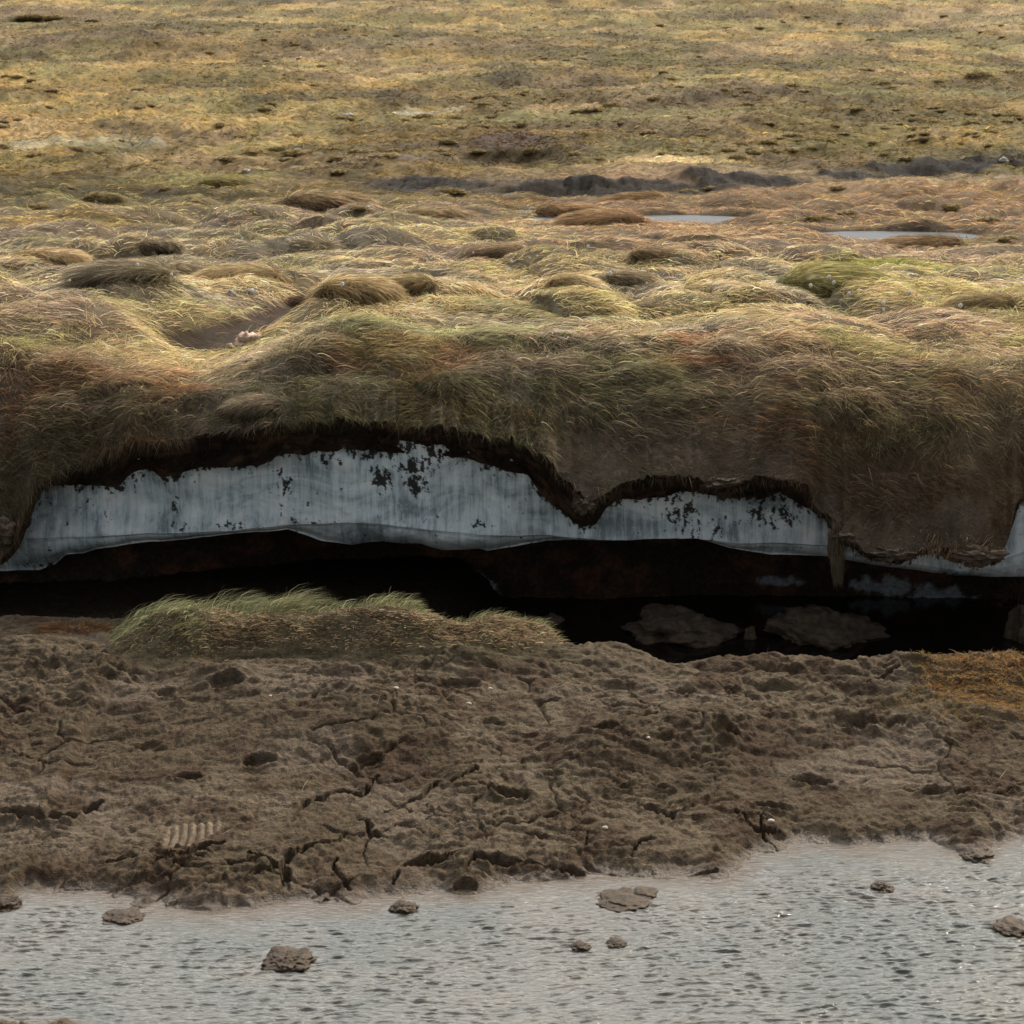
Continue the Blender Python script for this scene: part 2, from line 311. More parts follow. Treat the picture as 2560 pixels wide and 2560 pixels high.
for (u, v, wu, ry, h) in ((130, 830, 330, 0.75, 0.22), (330, 760, 330, 0.8, 0.12), (850, 800, 380, 0.8, 0.16), (1000, 880, 420, 0.45, 0.08), (2150, 850, 500, 0.6, 0.10), (1650, 870, 380, 0.5, 0.06), (830, 890, 200, 0.3, 0.08)):
    xc, yc, _ = atb(u, v); HUMPS.append((xc, yc, wu / 1280 * TF * yc, ry, h))
HOLES = []
for (u, v, wu, hh) in ((1270, 385, 130, 0.26), (690, 400, 160, 0.22), (90, 58, 70, 0.6), (480, 535, 110, 0.10)):
    xc, yc, _ = atb(u, v); HOLES.append((xc, yc, wu / 1280 * TF * yc, hh))
SWALE = [(-2.0, 12.0), (-2.1, 12.9)] + list(GUL)
def chan(x, y):
    c = np.interp(x, chx, chy, left=chy[0], right=chy[-1]); d = y - c
    e = sst(chx[0] - 1.5, chx[0] + 3, x) * (0.35 + 0.65 * sst(0.36, 0.5, fbm(x * 0.35 + 2, y * 0.4, 4, 2)))
    d = d + 0.9 * (fbm(x * 0.5, y * 0.2, 3, 5) - 0.5)
    w = 1.7 - 0.9 * sst(chx[-3], chx[-1], x)
    return e * sst(-1.6 * w / 1.7, -0.5, d) * (1 - sst(0.55, 1.0, d)), e, d
def G(x, y):
    x = np.asarray(x, float); y = np.asarray(y, float)
    z = base_G(x, y)
    near = 1 - sst(26, 40, y)
    for (hx, hy, rx, ry, h) in HUMPS:
        z = z + h * np.exp(-((x - hx) / rx) ** 2 - ((y - hy) / ry) ** 2)
    wx = x + 0.35 * (fbm(x * 1.3, y * 1.3, 3, 1) - 0.5); wy = y + 0.35 * (fbm(x * 1.3 + 9, y * 1.3, 3, 2) - 0.5)
    d, r = worley(wx / 0.85, wy / 0.95, 0)
    hum = np.clip(1 - (d / 0.66) ** 2, 0, 1) ** 1.0 * (0.15 + 0.85 * r)
    gd0, _ = seg_dist(x, y, GUL); z = z + (0.19 * near + 0.02) * hum * sst(11.4, 13.5, y) * (1 - np.exp(-(gd0 / 0.5) ** 2))
    z = z + near * 0.10 * (fbm(x * 0.7, y * 0.7, 4, 3) - 0.5) * 2 * sst(11.2, 12.5, y)
    d2, r2 = worley(x / 1.0 + 3.3, y / 1.7 + 1.1, 3)
    far = sst(26, 42, y)
    z = z + far * (0.12 * np.clip(1 - (d2 / 0.5) ** 2, 0, 1) * sst(0.6, 0.95, r2) + 0.32 * (fbm(x * 0.8 + 3, y * 0.5, 4, 1, 0.6, ridge=True) - 0.6) * (0.3 + 1.4 * fbm(x * .13, y * .12, 2, 7)) + 0.26 * (fbm(x * 0.35, y * 0.22, 5, 6) - 0.5) + 1.8 * (fbm(x * 0.05, y * 0.035, 2, 4) - 0.5) * sst(45, 90, y) + 0.9 * (fbm(x * 0.10 - y * 0.03, y * 0.16, 3, 5) - 0.5) * sst(40, 70, y))
    z = z + 0.03 * (fbm(x * 4, y * 4, 3, 7) - 0.5)
    c, e, d_ = chan(x, y); z = z + e * (0.12 * sst(-0.3, 0.9, d_) - 0.10 * sst(-7, -2, d_) * (1 - sst(-0.3, 0.7, d_))) * (1 - 0.6 * sst(8, 30, d_)) + 0.16 * c * (fbm(x * 2.6, y * 3.4, 5, 2, 0.65, ridge=True) - 0.6)
    for (hx, hy, rx, hh) in HOLES:
        z = z - hh * np.exp(-((x - hx) / rx) ** 4) * (1 - sst(-0.1, 0.5, y - hy + 0.5 * (fbm(x * 1.5, y, 3, 2) - .5))) * sst(-7, -0.6, y - hy)
    sd, st_ = seg_dist(x, y, SWALE); sk = np.exp(-(sd / 0.46) ** 2); z = z * (1 - sk) + (1.475 + 0.06 * st_) * sk
    gd, gt = seg_dist(x, y, GUL)
    gw = 0.38 - 0.14 * gt
    z = z - 0.04 * (1 - sst(gw * 0.4, gw * 1.5, gd + 0.1 * (fbm(x * 3, y * 3, 3, 4) - 0.5)))
    for (px, py, rx, ry) in PONDS:
        near_p = np.exp(-((x - px) / (rx * 1.3)) ** 2 - ((y - py + 1.2) / (ry + 2.6)) ** 2)
        z = z * (1 - 0.85 * near_p) + (Z_POND + 0.015) * 0.85 * near_p
        q = np.sqrt(((x - px) / rx) ** 2 + ((y - py) / ry) ** 2) + 0.30 * (fbm(x * 0.9, y * 0.7, 3, 1) - 0.5)
        k = 1 - sst(0.95, 1.5, q)
        z = z * (1 - k) + (Z_POND - 0.06) * k
    return z
def pondmask(x, y):
    r = 0
    for (px, py, rx, ry) in PONDS:
        q = np.sqrt(((x - px) / rx) ** 2 + ((y - py) / ry) ** 2); r = np.maximum(r, 1 - sst(1.0, 1.5, q))
    return r
def gulmask(x, y):
    gd, gt = seg_dist(x, y, GUL); return 1 - sst(0.26, 0.40, gd + 0.15 * (fbm(x * 4, y * 4, 3, 4) - 0.5) + 0.10 * gt)
C_ = lambda *c: np.array(c)
STRAW = C_(0.44, 0.325, 0.175); PINK = C_(0.29, 0.205, 0.135); GREEN = C_(0.190, 0.165, 0.070); GOLD = C_(0.30, 0.20, 0.070); OLIVE = C_(0.18, 0.14, 0.050)
RUSS = C_(0.26, 0.125, 0.045); DARK = C_(0.045, 0.033, 0.022); GREY = C_(0.26, 0.215, 0.15); PEAT = C_(0.022, 0.016, 0.012)
def lerp(a, b, t): t = np.asarray(t)[..., None]; return a * (1 - t) + b * t
SPOTS = []   # colour regions: (x, y, rx, ry, colour, strength)
for (u, v, wu, dv, c, s) in ((1000, 278, 190, 16, C_(0.42, 0.39, 0.30), .55), (160, 362, 260, 14, C_(0.38, 0.34, 0.25), .45), (1680, 420, 170, 16, C_(0.50, 0.37, 0.19), 1), (1300, 505, 130, 12, RUSS * 0.8, .7),
        (530, 455, 170, 22, GREEN * 1.25, .8), (200, 530, 330, 30, GREEN * 1.2, .5), (2200, 680, 240, 30, C_(0.20, 0.20, 0.055), .9), (1600, 300, 420, 18, GREEN * 1.1, .6), (2300, 245, 300, 10, GREEN, .6),
        (260, 1010, 260, 60, RUSS * 0.95, .65), (150, 560, 160, 12, GOLD * 1.1, .8), (1750, 500, 500, 18, C_(0.14, 0.085, 0.045), .6), (2300, 500, 400, 25, C_(0.27, 0.165, 0.085), .7), (1250, 855, 240, 25, GREEN * 1.2, .7), (900, 870, 220, 35, GREEN * 1.25, .7),
        (2250, 900, 220, 50, GREEN * 1.05, .3), (700, 980, 260, 40, GREEN * 1.1, .5), (2500, 600, 200, 30, C_(0.10, 0.07, 0.04), .5), (1150, 600, 300, 22, GREEN * 1.2, .45), (2550, 400, 150, 15, PEAT, .6), (120, 45, 260, 14, C_(0.13, 0.085, 0.045), .8), (50, 50, 60, 4, DARK, .9),
        (1270, 365, 130, 18, C_(0.07, 0.042, 0.025), .95), (800, 385, 260, 12, C_(0.08, 0.06, 0.025), .6), (1000, 415, 200, 8, C_(0.16, 0.12, 0.10), .6), (1150, 480, 150, 10, C_(0.10, 0.075, 0.05), .6)):
    def yat(v_): return atb(u, v_)[1] if v_ < 880 else float(np.interp(v_, [880, 1100, 1350], [12.3, 11.5, 10.9]))
    yc = yat(v); xc = float(on_y(u, v, yc)[0]); ya = yat(v + dv); yb = yat(v - dv)
    SPOTS.append((xc, (ya + yb) / 2, wu / 1280 * TF * yc, max((yb - ya) / 2, .1), c, s))
def ground_color(x, y):
    n1 = fbm(x * 0.9, y * 0.8, 5, 2); n2 = fbm(x * 0.35 + 7, y * 0.3, 5, 5); n3 = fbm(x * 3, y * 2.2, 4, 1); n4 = fbm(x * 0.20 - y * 0.03, y * 0.13 + 3, 6, 3, 0.62)
    c = lerp(GREY, STRAW, sst(0.35, 0.65, n1)); c = lerp(c, PINK, sst(0.45, 0.62, n2) * 0.8); c = lerp(c, GREEN, sst(0.55, 0.68, fbm(x * 0.8 + 31, y * 1.3, 4, 6)) * 0.35)
    c = lerp(c, C_(0.30, 0.18, 0.095), 0.65 * sst(19, 23, y) * (1 - sst(32, 36, y)) * sst(-1.5, 1.5, x + 0 * y))
    f = lerp(GOLD * 0.85, OLIVE * 0.9, sst(0.40, 0.60, n4)); f = lerp(f, C_(0.24, 0.165, 0.085), sst(0.50, 0.66, fbm(x * 0.15 + 50 - y * .03, y * 0.10, 5, 4, 0.6)) * 0.8)
    f = lerp(f, C_(0.11, 0.075, 0.03), sst(0.56, 0.70, fbm(x * 0.8, y * 0.35, 5, 7)) * 0.8); f = lerp(f, GREEN * 0.95, sst(0.55, 0.72, fbm(x * 0.3 + 11, y * 0.25, 4, 2)) * 0.5)
    f = f * (0.62 + 0.55 * sst(0.36, 0.62, fbm(x * 0.10 - y * 0.03 + 9, y * 0.06, 5, 1, 0.6)))[..., None]
    f = f * (0.7 + 0.45 * sst(0.38, 0.6, fbm(x * 0.55, y * 0.22 + 4, 4, 6)))[..., None]
    left = 1 - sst(-3, 3, x)
    fk = sst(25, 29, y) * left + sst(33, 37, y) * (1 - left)
    c = lerp(c, f, fk)
    c = c * (0.75 + 0.5 * n3)[..., None] * (1 - 0.10 * (y < 34))[..., None]
    wob = 0.5 * (fbm(x * 1.1, y * 0.7, 4, 3) - 0.5) * 2
    for (sx_, sy_, rx, ry, cc, s) in SPOTS:
        q = np.sqrt(((x - sx_) / rx) ** 2 + ((y - sy_) / ry) ** 2) + wob
        c = lerp(c, cc * 1.0, s * (1 - sst(0.5, 1.15, q)))
    ch, _, _ = chan(x, y)
    c = lerp(c, PEAT, np.clip(ch * 1.3, 0, 1)); c = lerp(c, DARK * 1.3, np.clip(pondmask(x, y) * 1.2, 0, 1)); c = lerp(c, C_(0.075, 0.042, 0.027), gulmask(x, y))
    return np.clip(c, 0.005, 0.9)

# ------------------------------------------------------------------ tundra: bank face, plateau and hillside in one sheet, curling under at the lip
NC = 940
xi = np.linspace(-1.18, 1.18, NC)
def hw(y): return TF * y * 1.12 + 0.55
xl = xi * hw(11.2)
zl = np.interp(xl, lx, lz) + 0.075 * (fbm(xl * 8, xl * 0 + 3, 4, 2) - 0.5) + 0.035 * (fbm(xl * 40, xl * 0 + 3, 2, 3) - 0.5)
yl = np.interp(xl, lx, ly) + 0.05 * (fbm(xl * 5, xl * 0 + 8, 4, 4) - 0.5)
zs = np.interp(xl, sx, sz) + 0.03 * (fbm(xl * 11, xl * 0 + 5, 4, 5) - 0.5)
rows = []
def bare(x, t, yy):   # bare mud skin near the lip
    b = (1 - sst(0.12, 0.30, t + 0.25 * (fbm(x * 3, yy * 3, 3, 2) - 0.5))) * sst(0.10, 0.30, x) * (1 - sst(1.6, 1.9, x))
    b2 = (1 - sst(0.06, 0.17, t + 0.2 * (fbm(x * 3, yy * 3, 3, 2) - 0.5))) * sst(1.7, 1.9, x) * (1 - sst(2.7, 2.85, x))
    return np.clip(np.maximum(b, b2), 0, 1)
UN = 46; FN = 170; PN = 640
# underside rows (from inside out to the lip)
zt = np.minimum(zl - 0.035, zl)
for k in range(UN):
    s = k / UN
    # path: back top -> soil foot on the ice -> under the turf -> lip
    P0 = (Y_ICE + 0.20 + 0 * xl, zs + 0.10); P1 = (np.full_like(xl, Y_ICE - 0.03), zs); P2 = (yl + 0.055, np.minimum(zl - 0.045, zl)); P3 = (yl, zl)
    if s < 0.2: a_ = s / 0.2; yy = P0[0] * (1 - a_) + P1[0] * a_; zz = P0[1] * (1 - a_) + P1[1] * a_
    elif s < 0.85: a_ = (s - 0.2) / 0.65; yy = P1[0] * (1 - a_) + P2[0] * a_ + 0.05 * math.sin(a_ * math.pi); zz = P1[1] * (1 - a_) + P2[1] * a_
    else: a_ = (s - 0.85) / 0.15; yy = P2[0] * (1 - a_) + P3[0] * a_; zz = P2[1] * (1 - a_) + P3[1] * a_
    nz = fbm(xl * 7, s * 5 + xl * 0, 5, 3) - 0.5; nz2 = fbm(xl * 22, s * 14 + xl * 0, 4, 5, ridge=True) - 0.5
    am = math.sin(min(1, s / 0.9) * math.pi) + 0.2
    rows.append((xl.copy(), yy - am * (0.10 * nz + 0.05 * nz2), zz + am * 0.03 * nz2, np.full(NC, -1.0 + s)))
for k in range(FN):
    t = (k / FN) ** 1.15
    yy = yl + t * (Y_CR - yl); x_ = xi * (hw(11.2) * (1 - t) + hw(Y_CR) * t)
    f = 1 - (1 - t) ** 2.25
    g = G(x_, yy); zz = zl + (g - zl) * f
    d, r = worley(x_ / 0.42 + 0.2 * fbm(x_ * 4, yy * 4, 2, 1), yy / 0.30 + 4, 5)
    bump = np.clip(1 - d * d * 2, 0, 1) * (0.3 + r)
    zz = zz + 0.045 * bump * sst(0.03, 0.3, t) * (1 - sst(0.85, 1, t)) + 0.05 * (fbm(x_ * 2.2, yy * 2.2, 4, 6) - 0.5) * sst(0, 0.2, t)
    b = bare(x_, t, yy); zz = zz + b * 0.022 * (fbm(x_ * 14, yy * 18, 4, 1, ridge=True) - 0.6)
    rows.append((x_, yy, zz, np.full(NC, t)))
grow = (260 / Y_CR) ** (1 / PN)
for k in range(PN + 1):
    y_ = Y_CR * grow ** k; x_ = xi * hw(y_); yy = np.full(NC, y_)
    rows.append((x_, yy, G(x_, yy), np.full(NC, 1.0 + k / PN)))
for y_ in (290, 340, 420):
    x_ = xi * hw(y_) * 1.3; rows.append((x_, np.full(NC, float(y_)), G(x_, np.full(NC, float(y_))), np.full(NC, 2.1)))
TX = np.array([r[0] for r in rows]); TY = np.array([r[1] for r in rows]); TZ = np.array([r[2] for r in rows]); TS = np.array([r[3] for r in rows])
TC = ground_color(TX, TY)
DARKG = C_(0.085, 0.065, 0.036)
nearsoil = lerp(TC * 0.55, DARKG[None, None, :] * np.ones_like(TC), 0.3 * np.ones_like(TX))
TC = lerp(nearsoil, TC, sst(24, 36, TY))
bm_ = bare(TX, np.clip(TS, 0, 1), TY) * (TS < 1)
TC = lerp(TC, C_(0.115, 0.088, 0.062)[None, None, :] * np.ones_like(TC), bm_)
und = (TS < 0)
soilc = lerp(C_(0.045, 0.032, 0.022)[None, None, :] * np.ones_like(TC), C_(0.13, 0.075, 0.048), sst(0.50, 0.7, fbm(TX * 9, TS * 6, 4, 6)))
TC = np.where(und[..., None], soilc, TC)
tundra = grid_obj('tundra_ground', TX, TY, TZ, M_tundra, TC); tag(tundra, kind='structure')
xl_a = np.array(LIP)[:, 0]
def SURF(x, y):
    zl_ = np.interp(x, lx, lz); yl_ = np.interp(x, lx, ly); t = np.clip((y - yl_) / (Y_CR - yl_), 0, 1)
    return np.where(y < yl_, -1, zl_ + (G(x, y) - zl_) * (1 - (1 - t) ** 2.25))
# normals of the sheet for planting
P3 = np.stack([TX, TY, TZ], -1)
du = np.gradient(P3, axis=1); dv = np.gradient(P3, axis=0); TN = np.cross(du, dv); TN /= np.linalg.norm(TN, axis=-1, keepdims=True) + 1e-9
def sample_sheet(n, r0, r1, c0=4, c1=NC - 5):
    rr = rng.uniform(r0, r1, n); cc = rng.uniform(c0, c1, n); i = rr.astype(int); j = cc.astype(int); fi = (rr - i)[:, None]; fj = (cc - j)[:, None]
    def bi(A): return (A[i, j] * (1 - fj) + A[i, j + 1] * fj) * (1 - fi) + (A[i + 1, j] * (1 - fj) + A[i + 1, j + 1] * fj) * fi
    P = bi(P3); N = bi(TN); N /= np.linalg.norm(N, axis=1, keepdims=True)
    return P, N, TS[i, j]
def unit(v): return v / (np.linalg.norm(v, axis=-1, keepdims=True) + 1e-9)
def comb(P, N, spread=0.5, down=0.6):
    """comb direction: wind-laid swirl plus downhill pull, tangent to the surface"""
    a = (fbm(P[:, 0] * 1.4, P[:, 1] * 1.4, 4, 4) - 0.5) * 11 + rng.normal(0, spread, len(P)) + R(15)
    w = np.stack([np.cos(a), np.sin(a) * 0.8, 0 * a], -1)
    g = np.stack([0 * a, 0 * a, -np.ones_like(a)], -1)
    g = g - N * np.sum(g * N, -1, keepdims=True)
    d = w * 0.75 + g * down * 3.0
    d = d - N * np.sum(d * N, -1, keepdims=True)
    return unit(d)
def tint(C, sd=0.22, hue=0.06):
    n = len(C); k = np.exp(rng.normal(0, sd, n))[:, None]; h = 1 + rng.normal(0, hue, (n, 3)); return np.clip(C * k * h, 0.01, 0.85)
up = np.array([0, 0, 1.0])

# ------------------------------------------------------------------ ground ice face under the turf
NI = 1000
xic = np.linspace(-3.9, 3.9, NI)
zb = np.interp(xic, ix, iz) + 0.012 * (fbm(xic * 6, xic * 0, 4, 3) - 0.5); zq = np.interp(xic, qx, qz); ztp = np.interp(xic, sx, sz) + 0.09
zq = np.maximum(zq, zb + 0.02)
R1 = 130; R2 = 40; R3 = 46
V = []
for k in range(R1):
    s = k / R1; z = ztp * (1 - s) + zq * s
    y = Y_ICE + 0.035 * math.sin(s * math.pi) + 0 * xic; V.append((y, z))
for k in range(R2):
    s = k / R2; z = zq * (1 - s) + zb * s
    y = Y_ICE + 0.012 + 0.10 * s * s + 0.012 * min(1, s * 8) + 0 * xic; V.append((y, z))
for k in range(R3 + 1):
    s = k / R3; y = Y_ICE + 0.125 + s * 1.1 + 0 * xic; z = zb + 0.02 * math.sin(min(1, s * 12) * 1.57) * 0 + 0.28 * s ** 0.8; V.append((y, z))
IY = np.array([v[0] for v in V]); IZ = np.array([v[1] for v in V]); IX = np.tile(xic, (len(V), 1))
rowi = np.arange(len(V))[:, None]
flute = fbm(IX * 13, IZ * 1.2, 4, 2) - 0.5; big = fbm(IX * 1.3, IZ * 1.6, 3, 5) - 0.5; sc_ = fbm(IX * 5 + 3, IZ * 7, 4, 6) - 0.5
bcx = float(on_y(1130, 1340, Y_ICE)[0]); bcz = float(on_y(1130, 1340, Y_ICE)[1])
bul = np.exp(-((IX - bcx) / 0.42) ** 2 - ((IZ - bcz) / 0.16) ** 2) + 0.6 * np.exp(-((IX + 2.6) / 0.5) ** 2 - ((IZ - 0.55) / 0.15) ** 2)
IY = IY - 0.13 * bul * (rowi < R1 + R2 + 12)
fm = np.where(rowi < R1 + R2, 1.0, 0.4)
IY = IY + fm * (0.022 * flute + 0.22 * big + 0.05 * sc_)
IZ = IZ + np.where(rowi >= R1 + R2 - 2, 0.05 * (fbm(IX * 3, IY * 3, 4, 1) - 0.5) * np.clip((rowi - R1 - R2 + 2) / 10, 0, 1), 0)
dirt = np.zeros_like(IX)
def icept(u, v): a, b = on_y(u, v, Y_ICE); return float(a), float(b)
fine = fbm(IX * 48, IZ * 26, 5, 3, 0.68); med = fbm(IX * 20, IZ * 11, 4, 4, 0.62)
for (u, v, w, h, k) in ((955, 1195, 38, 42, .9), (1045, 1210, 32, 32, .9), (1030, 1160, 70, 22, .9), (710, 1230, 22, 60, .7), (700, 1195, 20, 20, .9), (830, 1150, 40, 25, .8), (430, 1250, 10, 60, .6), (440, 1190, 30, 20, .9), (720, 1290, 30, 25, .5),
        (1700, 1285, 70, 45, .75), (1760, 1325, 70, 40, .6), (1930, 1300, 60, 40, .75), (1990, 1290, 40, 40, .6), (1830, 1310, 40, 25, .5), (1640, 1245, 90, 18, .8), (580, 1320, 60, 12, .5), (780, 1305, 90, 12, .55), (100, 1425, 60, 10, .6), (1195, 1308, 35, 10, .6), (450, 1320, 50, 14, .5), (2380, 1440, 60, 12, .5), (870, 1140, 120, 16, .6), (1900, 1250, 110, 20, .8), (560, 1180, 60, 16, .5)):
    cx, cz = icept(u, v); rx = w / 1280 * TF * 11.4; rz = h / 1280 * TF * 11.4
    q = np.sqrt(((IX - cx) / rx) ** 2 + ((IZ - cz) / rz) ** 2); dirt = np.maximum(dirt, (1 - sst(0.4, 1.4, q)) * k)
top = np.interp(xic, sx, sz)[None, :] - IZ
dirt = np.maximum(dirt, 0.75 * (1 - sst(0.0, 0.10, top))); dirt = dirt + 0.22
msk = sst(0.0, 0.05, dirt * 0.36 + 0.90 * fine + 0.40 * med - 0.99)
IC = np.clip(msk, 0, 1) * (rowi < R1 + R2 + 6) * 0.96
streak = sst(0.56, 0.72, fbm(IX * 48, IZ * 2.6, 5, 6, 0.6)) * 0.3 * sst(0.45, 0.6, fbm(IX * 2, IZ * 3, 2, 3))
IC = np.maximum(IC, streak * (rowi < R1))
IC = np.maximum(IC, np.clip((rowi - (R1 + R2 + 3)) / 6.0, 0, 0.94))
IC = np.maximum(IC, 0.16 * ((rowi >= R1) & (rowi < R1 + R2)) * (0.6 + 0.8 * fbm(IX * 4, IZ * 9, 3, 2)))
ice = grid_obj('ice_wall', IX, IY, IZ, M_ice, None, {'dirt': IC})
tag(ice, 'long blue-grey face of exposed ground ice below the overhanging turf, streaked and specked with soil', 'ice wall')

# ------------------------------------------------------------------ cave back wall
NB = 500; xb = np.linspace(-4.4, 4.4, NB); rb = 90
ZB0 = -0.12; yb0 = 12.2 - 0.62 * (1 - sst(-2.9, -1.2, xb))
BX = np.tile(xb, (rb, 1)); s = np.linspace(0, 1, rb)[:, None]
BZ = ZB0 + s * (1.35 - ZB0) + 0 * BX; BY = yb0[None, :] + 0.25 * s
BY = BY + 0.22 * (fbm(BX * 1.8, BZ * 2.4, 5, 3) - 0.5) + 0.07 * (fbm(BX * 9, BZ * 11, 4, 5, ridge=True) - 0.5)
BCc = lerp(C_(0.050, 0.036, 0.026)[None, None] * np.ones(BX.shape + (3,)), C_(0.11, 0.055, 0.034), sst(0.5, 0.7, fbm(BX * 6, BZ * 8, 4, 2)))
for (u, v, w, h) in ((1195, 1478, 60, 34), (2235, 1478, 100, 26), (2340, 1502, 100, 28), (2460, 1525, 70, 18), (1950, 1462, 60, 12)):
    cx, cz = on_y(u, v, 12.15); rx = w / 1280 * TF * 12.1; rz = h / 1280 * TF * 12.1
    q = np.sqrt(((BX - cx) / rx) ** 2 + ((BZ - cz) / rz) ** 2) + 1.8 * (fbm(BX * 14, BZ * 14, 4, 6) - 0.5)
    BCc = lerp(BCc, C_(0.34, 0.37, 0.39), 0.85 * (1 - sst(0.6, 1.05, q)))
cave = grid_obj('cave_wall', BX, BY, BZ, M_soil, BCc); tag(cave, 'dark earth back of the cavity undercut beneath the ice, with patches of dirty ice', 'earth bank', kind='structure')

# ------------------------------------------------------------------ mud bench, stream bed and cave floor
SH = [(-400, 2240), (-60, 2235), (0, 2262), (30, 2240), (60, 2220), (230, 2225), (290, 2250), (400, 2262), (500, 2272), (640, 2268), (790, 2262), (900, 2248), (1080, 2225), (1200, 2222), (1300, 2205), (1480, 2195), (1650, 2190), (1780, 2180), (1880, 2162), (1900, 2140),
      (2000, 2110), (2200, 2108), (2330, 2104), (2420, 2122), (2470, 2135), (2500, 2105), (2560, 2088), (3000, 2080)]
sh = np.array(SH, float); shx, shy = on_z(sh[:, 0], sh[:, 1], 0.0)
CRK = []
def P_(u, v): return on_z(u, v, float(np.interp(v, [1600, 1700, 1900, 2050, 2150, 2250], [0.38, 0.35, 0.27, 0.18, 0.10, 0.04])))
for pl, wd in (([(615, 2170), (680, 2150), (715, 2120), (770, 2085), (830, 2068), (860, 2035)], 1.2), ([(620, 2095), (650, 2118), (690, 2135), (715, 2148), (722, 2195)], 1.1),
               ([(835, 2120), (850, 2150), (870, 2200)], .6), ([(1000, 2145), (1015, 2130), (1060, 2115), (1110, 2100), (1165, 2100)], 1.1), ([(1180, 2125), (1240, 2112), (1300, 2098)], 1.3),
               ([(1350, 2110), (1400, 2128), (1460, 2138), (1520, 2142), (1570, 2165), (1600, 2160), (1700, 2145), (1790, 2120)], 1.5), ([(1300, 2100), (1350, 2112)], 1.0),
               ([(0, 1990), (60, 1990), (130, 1975), (200, 1965), (245, 1945)], 2.0), ([(530, 2110), (500, 2090), (440, 2105), (380, 2125)], .5), ([(420, 2105), (480, 2095), (560, 2062)], 1.0),
               ([(740, 1985), (770, 1950), (830, 1928), (880, 1930), (920, 1915), (945, 1885)], .9), ([(960, 1985), (1000, 1965), (1020, 1930), (1060, 1920), (1090, 1900), (1160, 1895), (1190, 1870)], .8),
               ([(890, 2000), (920, 2010), (915, 2035), (960, 2045)], .9), ([(1600, 1945), (1680, 1970), (1720, 1950)], .6), ([(1905, 1960), (1915, 2010), (1960, 2030)], .35), ([(1575, 2095), (1610, 2045), (1640, 2040)], .5),
               ([(1270, 2030), (1380, 2030), (1440, 2018)], .5), ([(1840, 1960), (1900, 1990), (1960, 1985)], .4), ([(1200, 1905), (1290, 1925)], .8), ([(2170, 1670), (2230, 1650), (2280, 1648)], .6),
               ([(340, 2120), (300, 2122), (260, 2125)], .4), ([(560, 2130), (610, 2135), (680, 2128)], .5), ([(985, 2190), (990, 2160)], .5), ([(1170, 2150), (1180, 2120)], .5), ([(800, 2240), (830, 2225)], .8)):
    CRK.append(([P_(u, v) for u, v in pl], wd))
PITS = []
for (u, v, w, h, dp) in ((640, 1860, 45, 9, .05), (470, 1897, 60, 9, .04), (90, 1812, 30, 6, .03), (1000, 1700, 60, 7, .03), (1580, 1748, 45, 14, .06), (1810, 1790, 45, 12, .06), (2130, 1745, 80, 14, .06), (1570, 1895, 32, 7, .05), (1660, 1895, 40, 7, .05), (1290, 1922, 50, 10, .06),
        (1940, 1930, 60, 9, .05), (2030, 1860, 50, 12, .06), (2330, 1882, 50, 10, .05), (2180, 1745, 90, 12, .05), (1420, 2230, 40, 8, .03), (260, 1690, 60, 9, .04), (420, 1720, 40, 8, .04), (850, 1735, 50, 9, .04), (560, 1712, 50, 10, .05), (1150, 1705, 90, 9, .05), (1700, 1700, 60, 10, .05), (1230, 1775, 50, 7, .03),
        (380, 1817, 50, 7, .03), (930, 1855, 50, 7, .03), (2290, 1640, 60, 9, .04), (100, 1680, 60, 8, .04), (1900, 1960, 30, 6, .04), (1160, 2185, 40, 10, .05), (90, 1985, 120, 14, .10), (480, 2120, 60, 10, .05), (1500, 1800, 60, 8, .04), (1650, 1810, 40, 6, .03), (1380, 1870, 40, 6, .03)):
    x, y = P_(u, v); ya = P_(u, v + h)[1]; yb_ = P_(u, v - h)[1]; PITS.append((float(x), float(y), w / 1280 * TF * float(y) * 0.8, float(yb_ - ya) / 2, dp))
SWELL = []
for (u, v, w, ry, h) in ((560, 1990, 230, .35, .09), (1650, 1770, 280, .3, .06), (1500, 1830, 160, .25, .05), (2050, 1770, 260, .3, .06), (900, 1790, 300, .3, .04), (550, 1690, 90, .12, .07), (1150, 1660, 120, .14, .06), (100, 1640, 200, .3, .06), (1500, 1620, 170, .18, .02), (2000, 1640, 240, .22, .02), (1950, 1930, 200, .3, .05), (1100, 1990, 200, .3, .05), (1350, 2050, 260, .3, .05)):
    x, y = P_(u, v); SWELL.append((float(x), float(y), w / 1280 * TF * float(y), ry, h))
MOUND = [tuple(map(float, on_y(u, v, 10.0))) for u, v in ((230, 1600), (330, 1560), (480, 1525), (600, 1528), (800, 1532), (1000, 1530), (1200, 1542), (1350, 1570), (1470, 1608))]   # (x, z) of the turf skin at y = 10.0
mdx = np.array([p[0] for p in MOUND]); mdz = np.array([p[1] for p in MOUND])
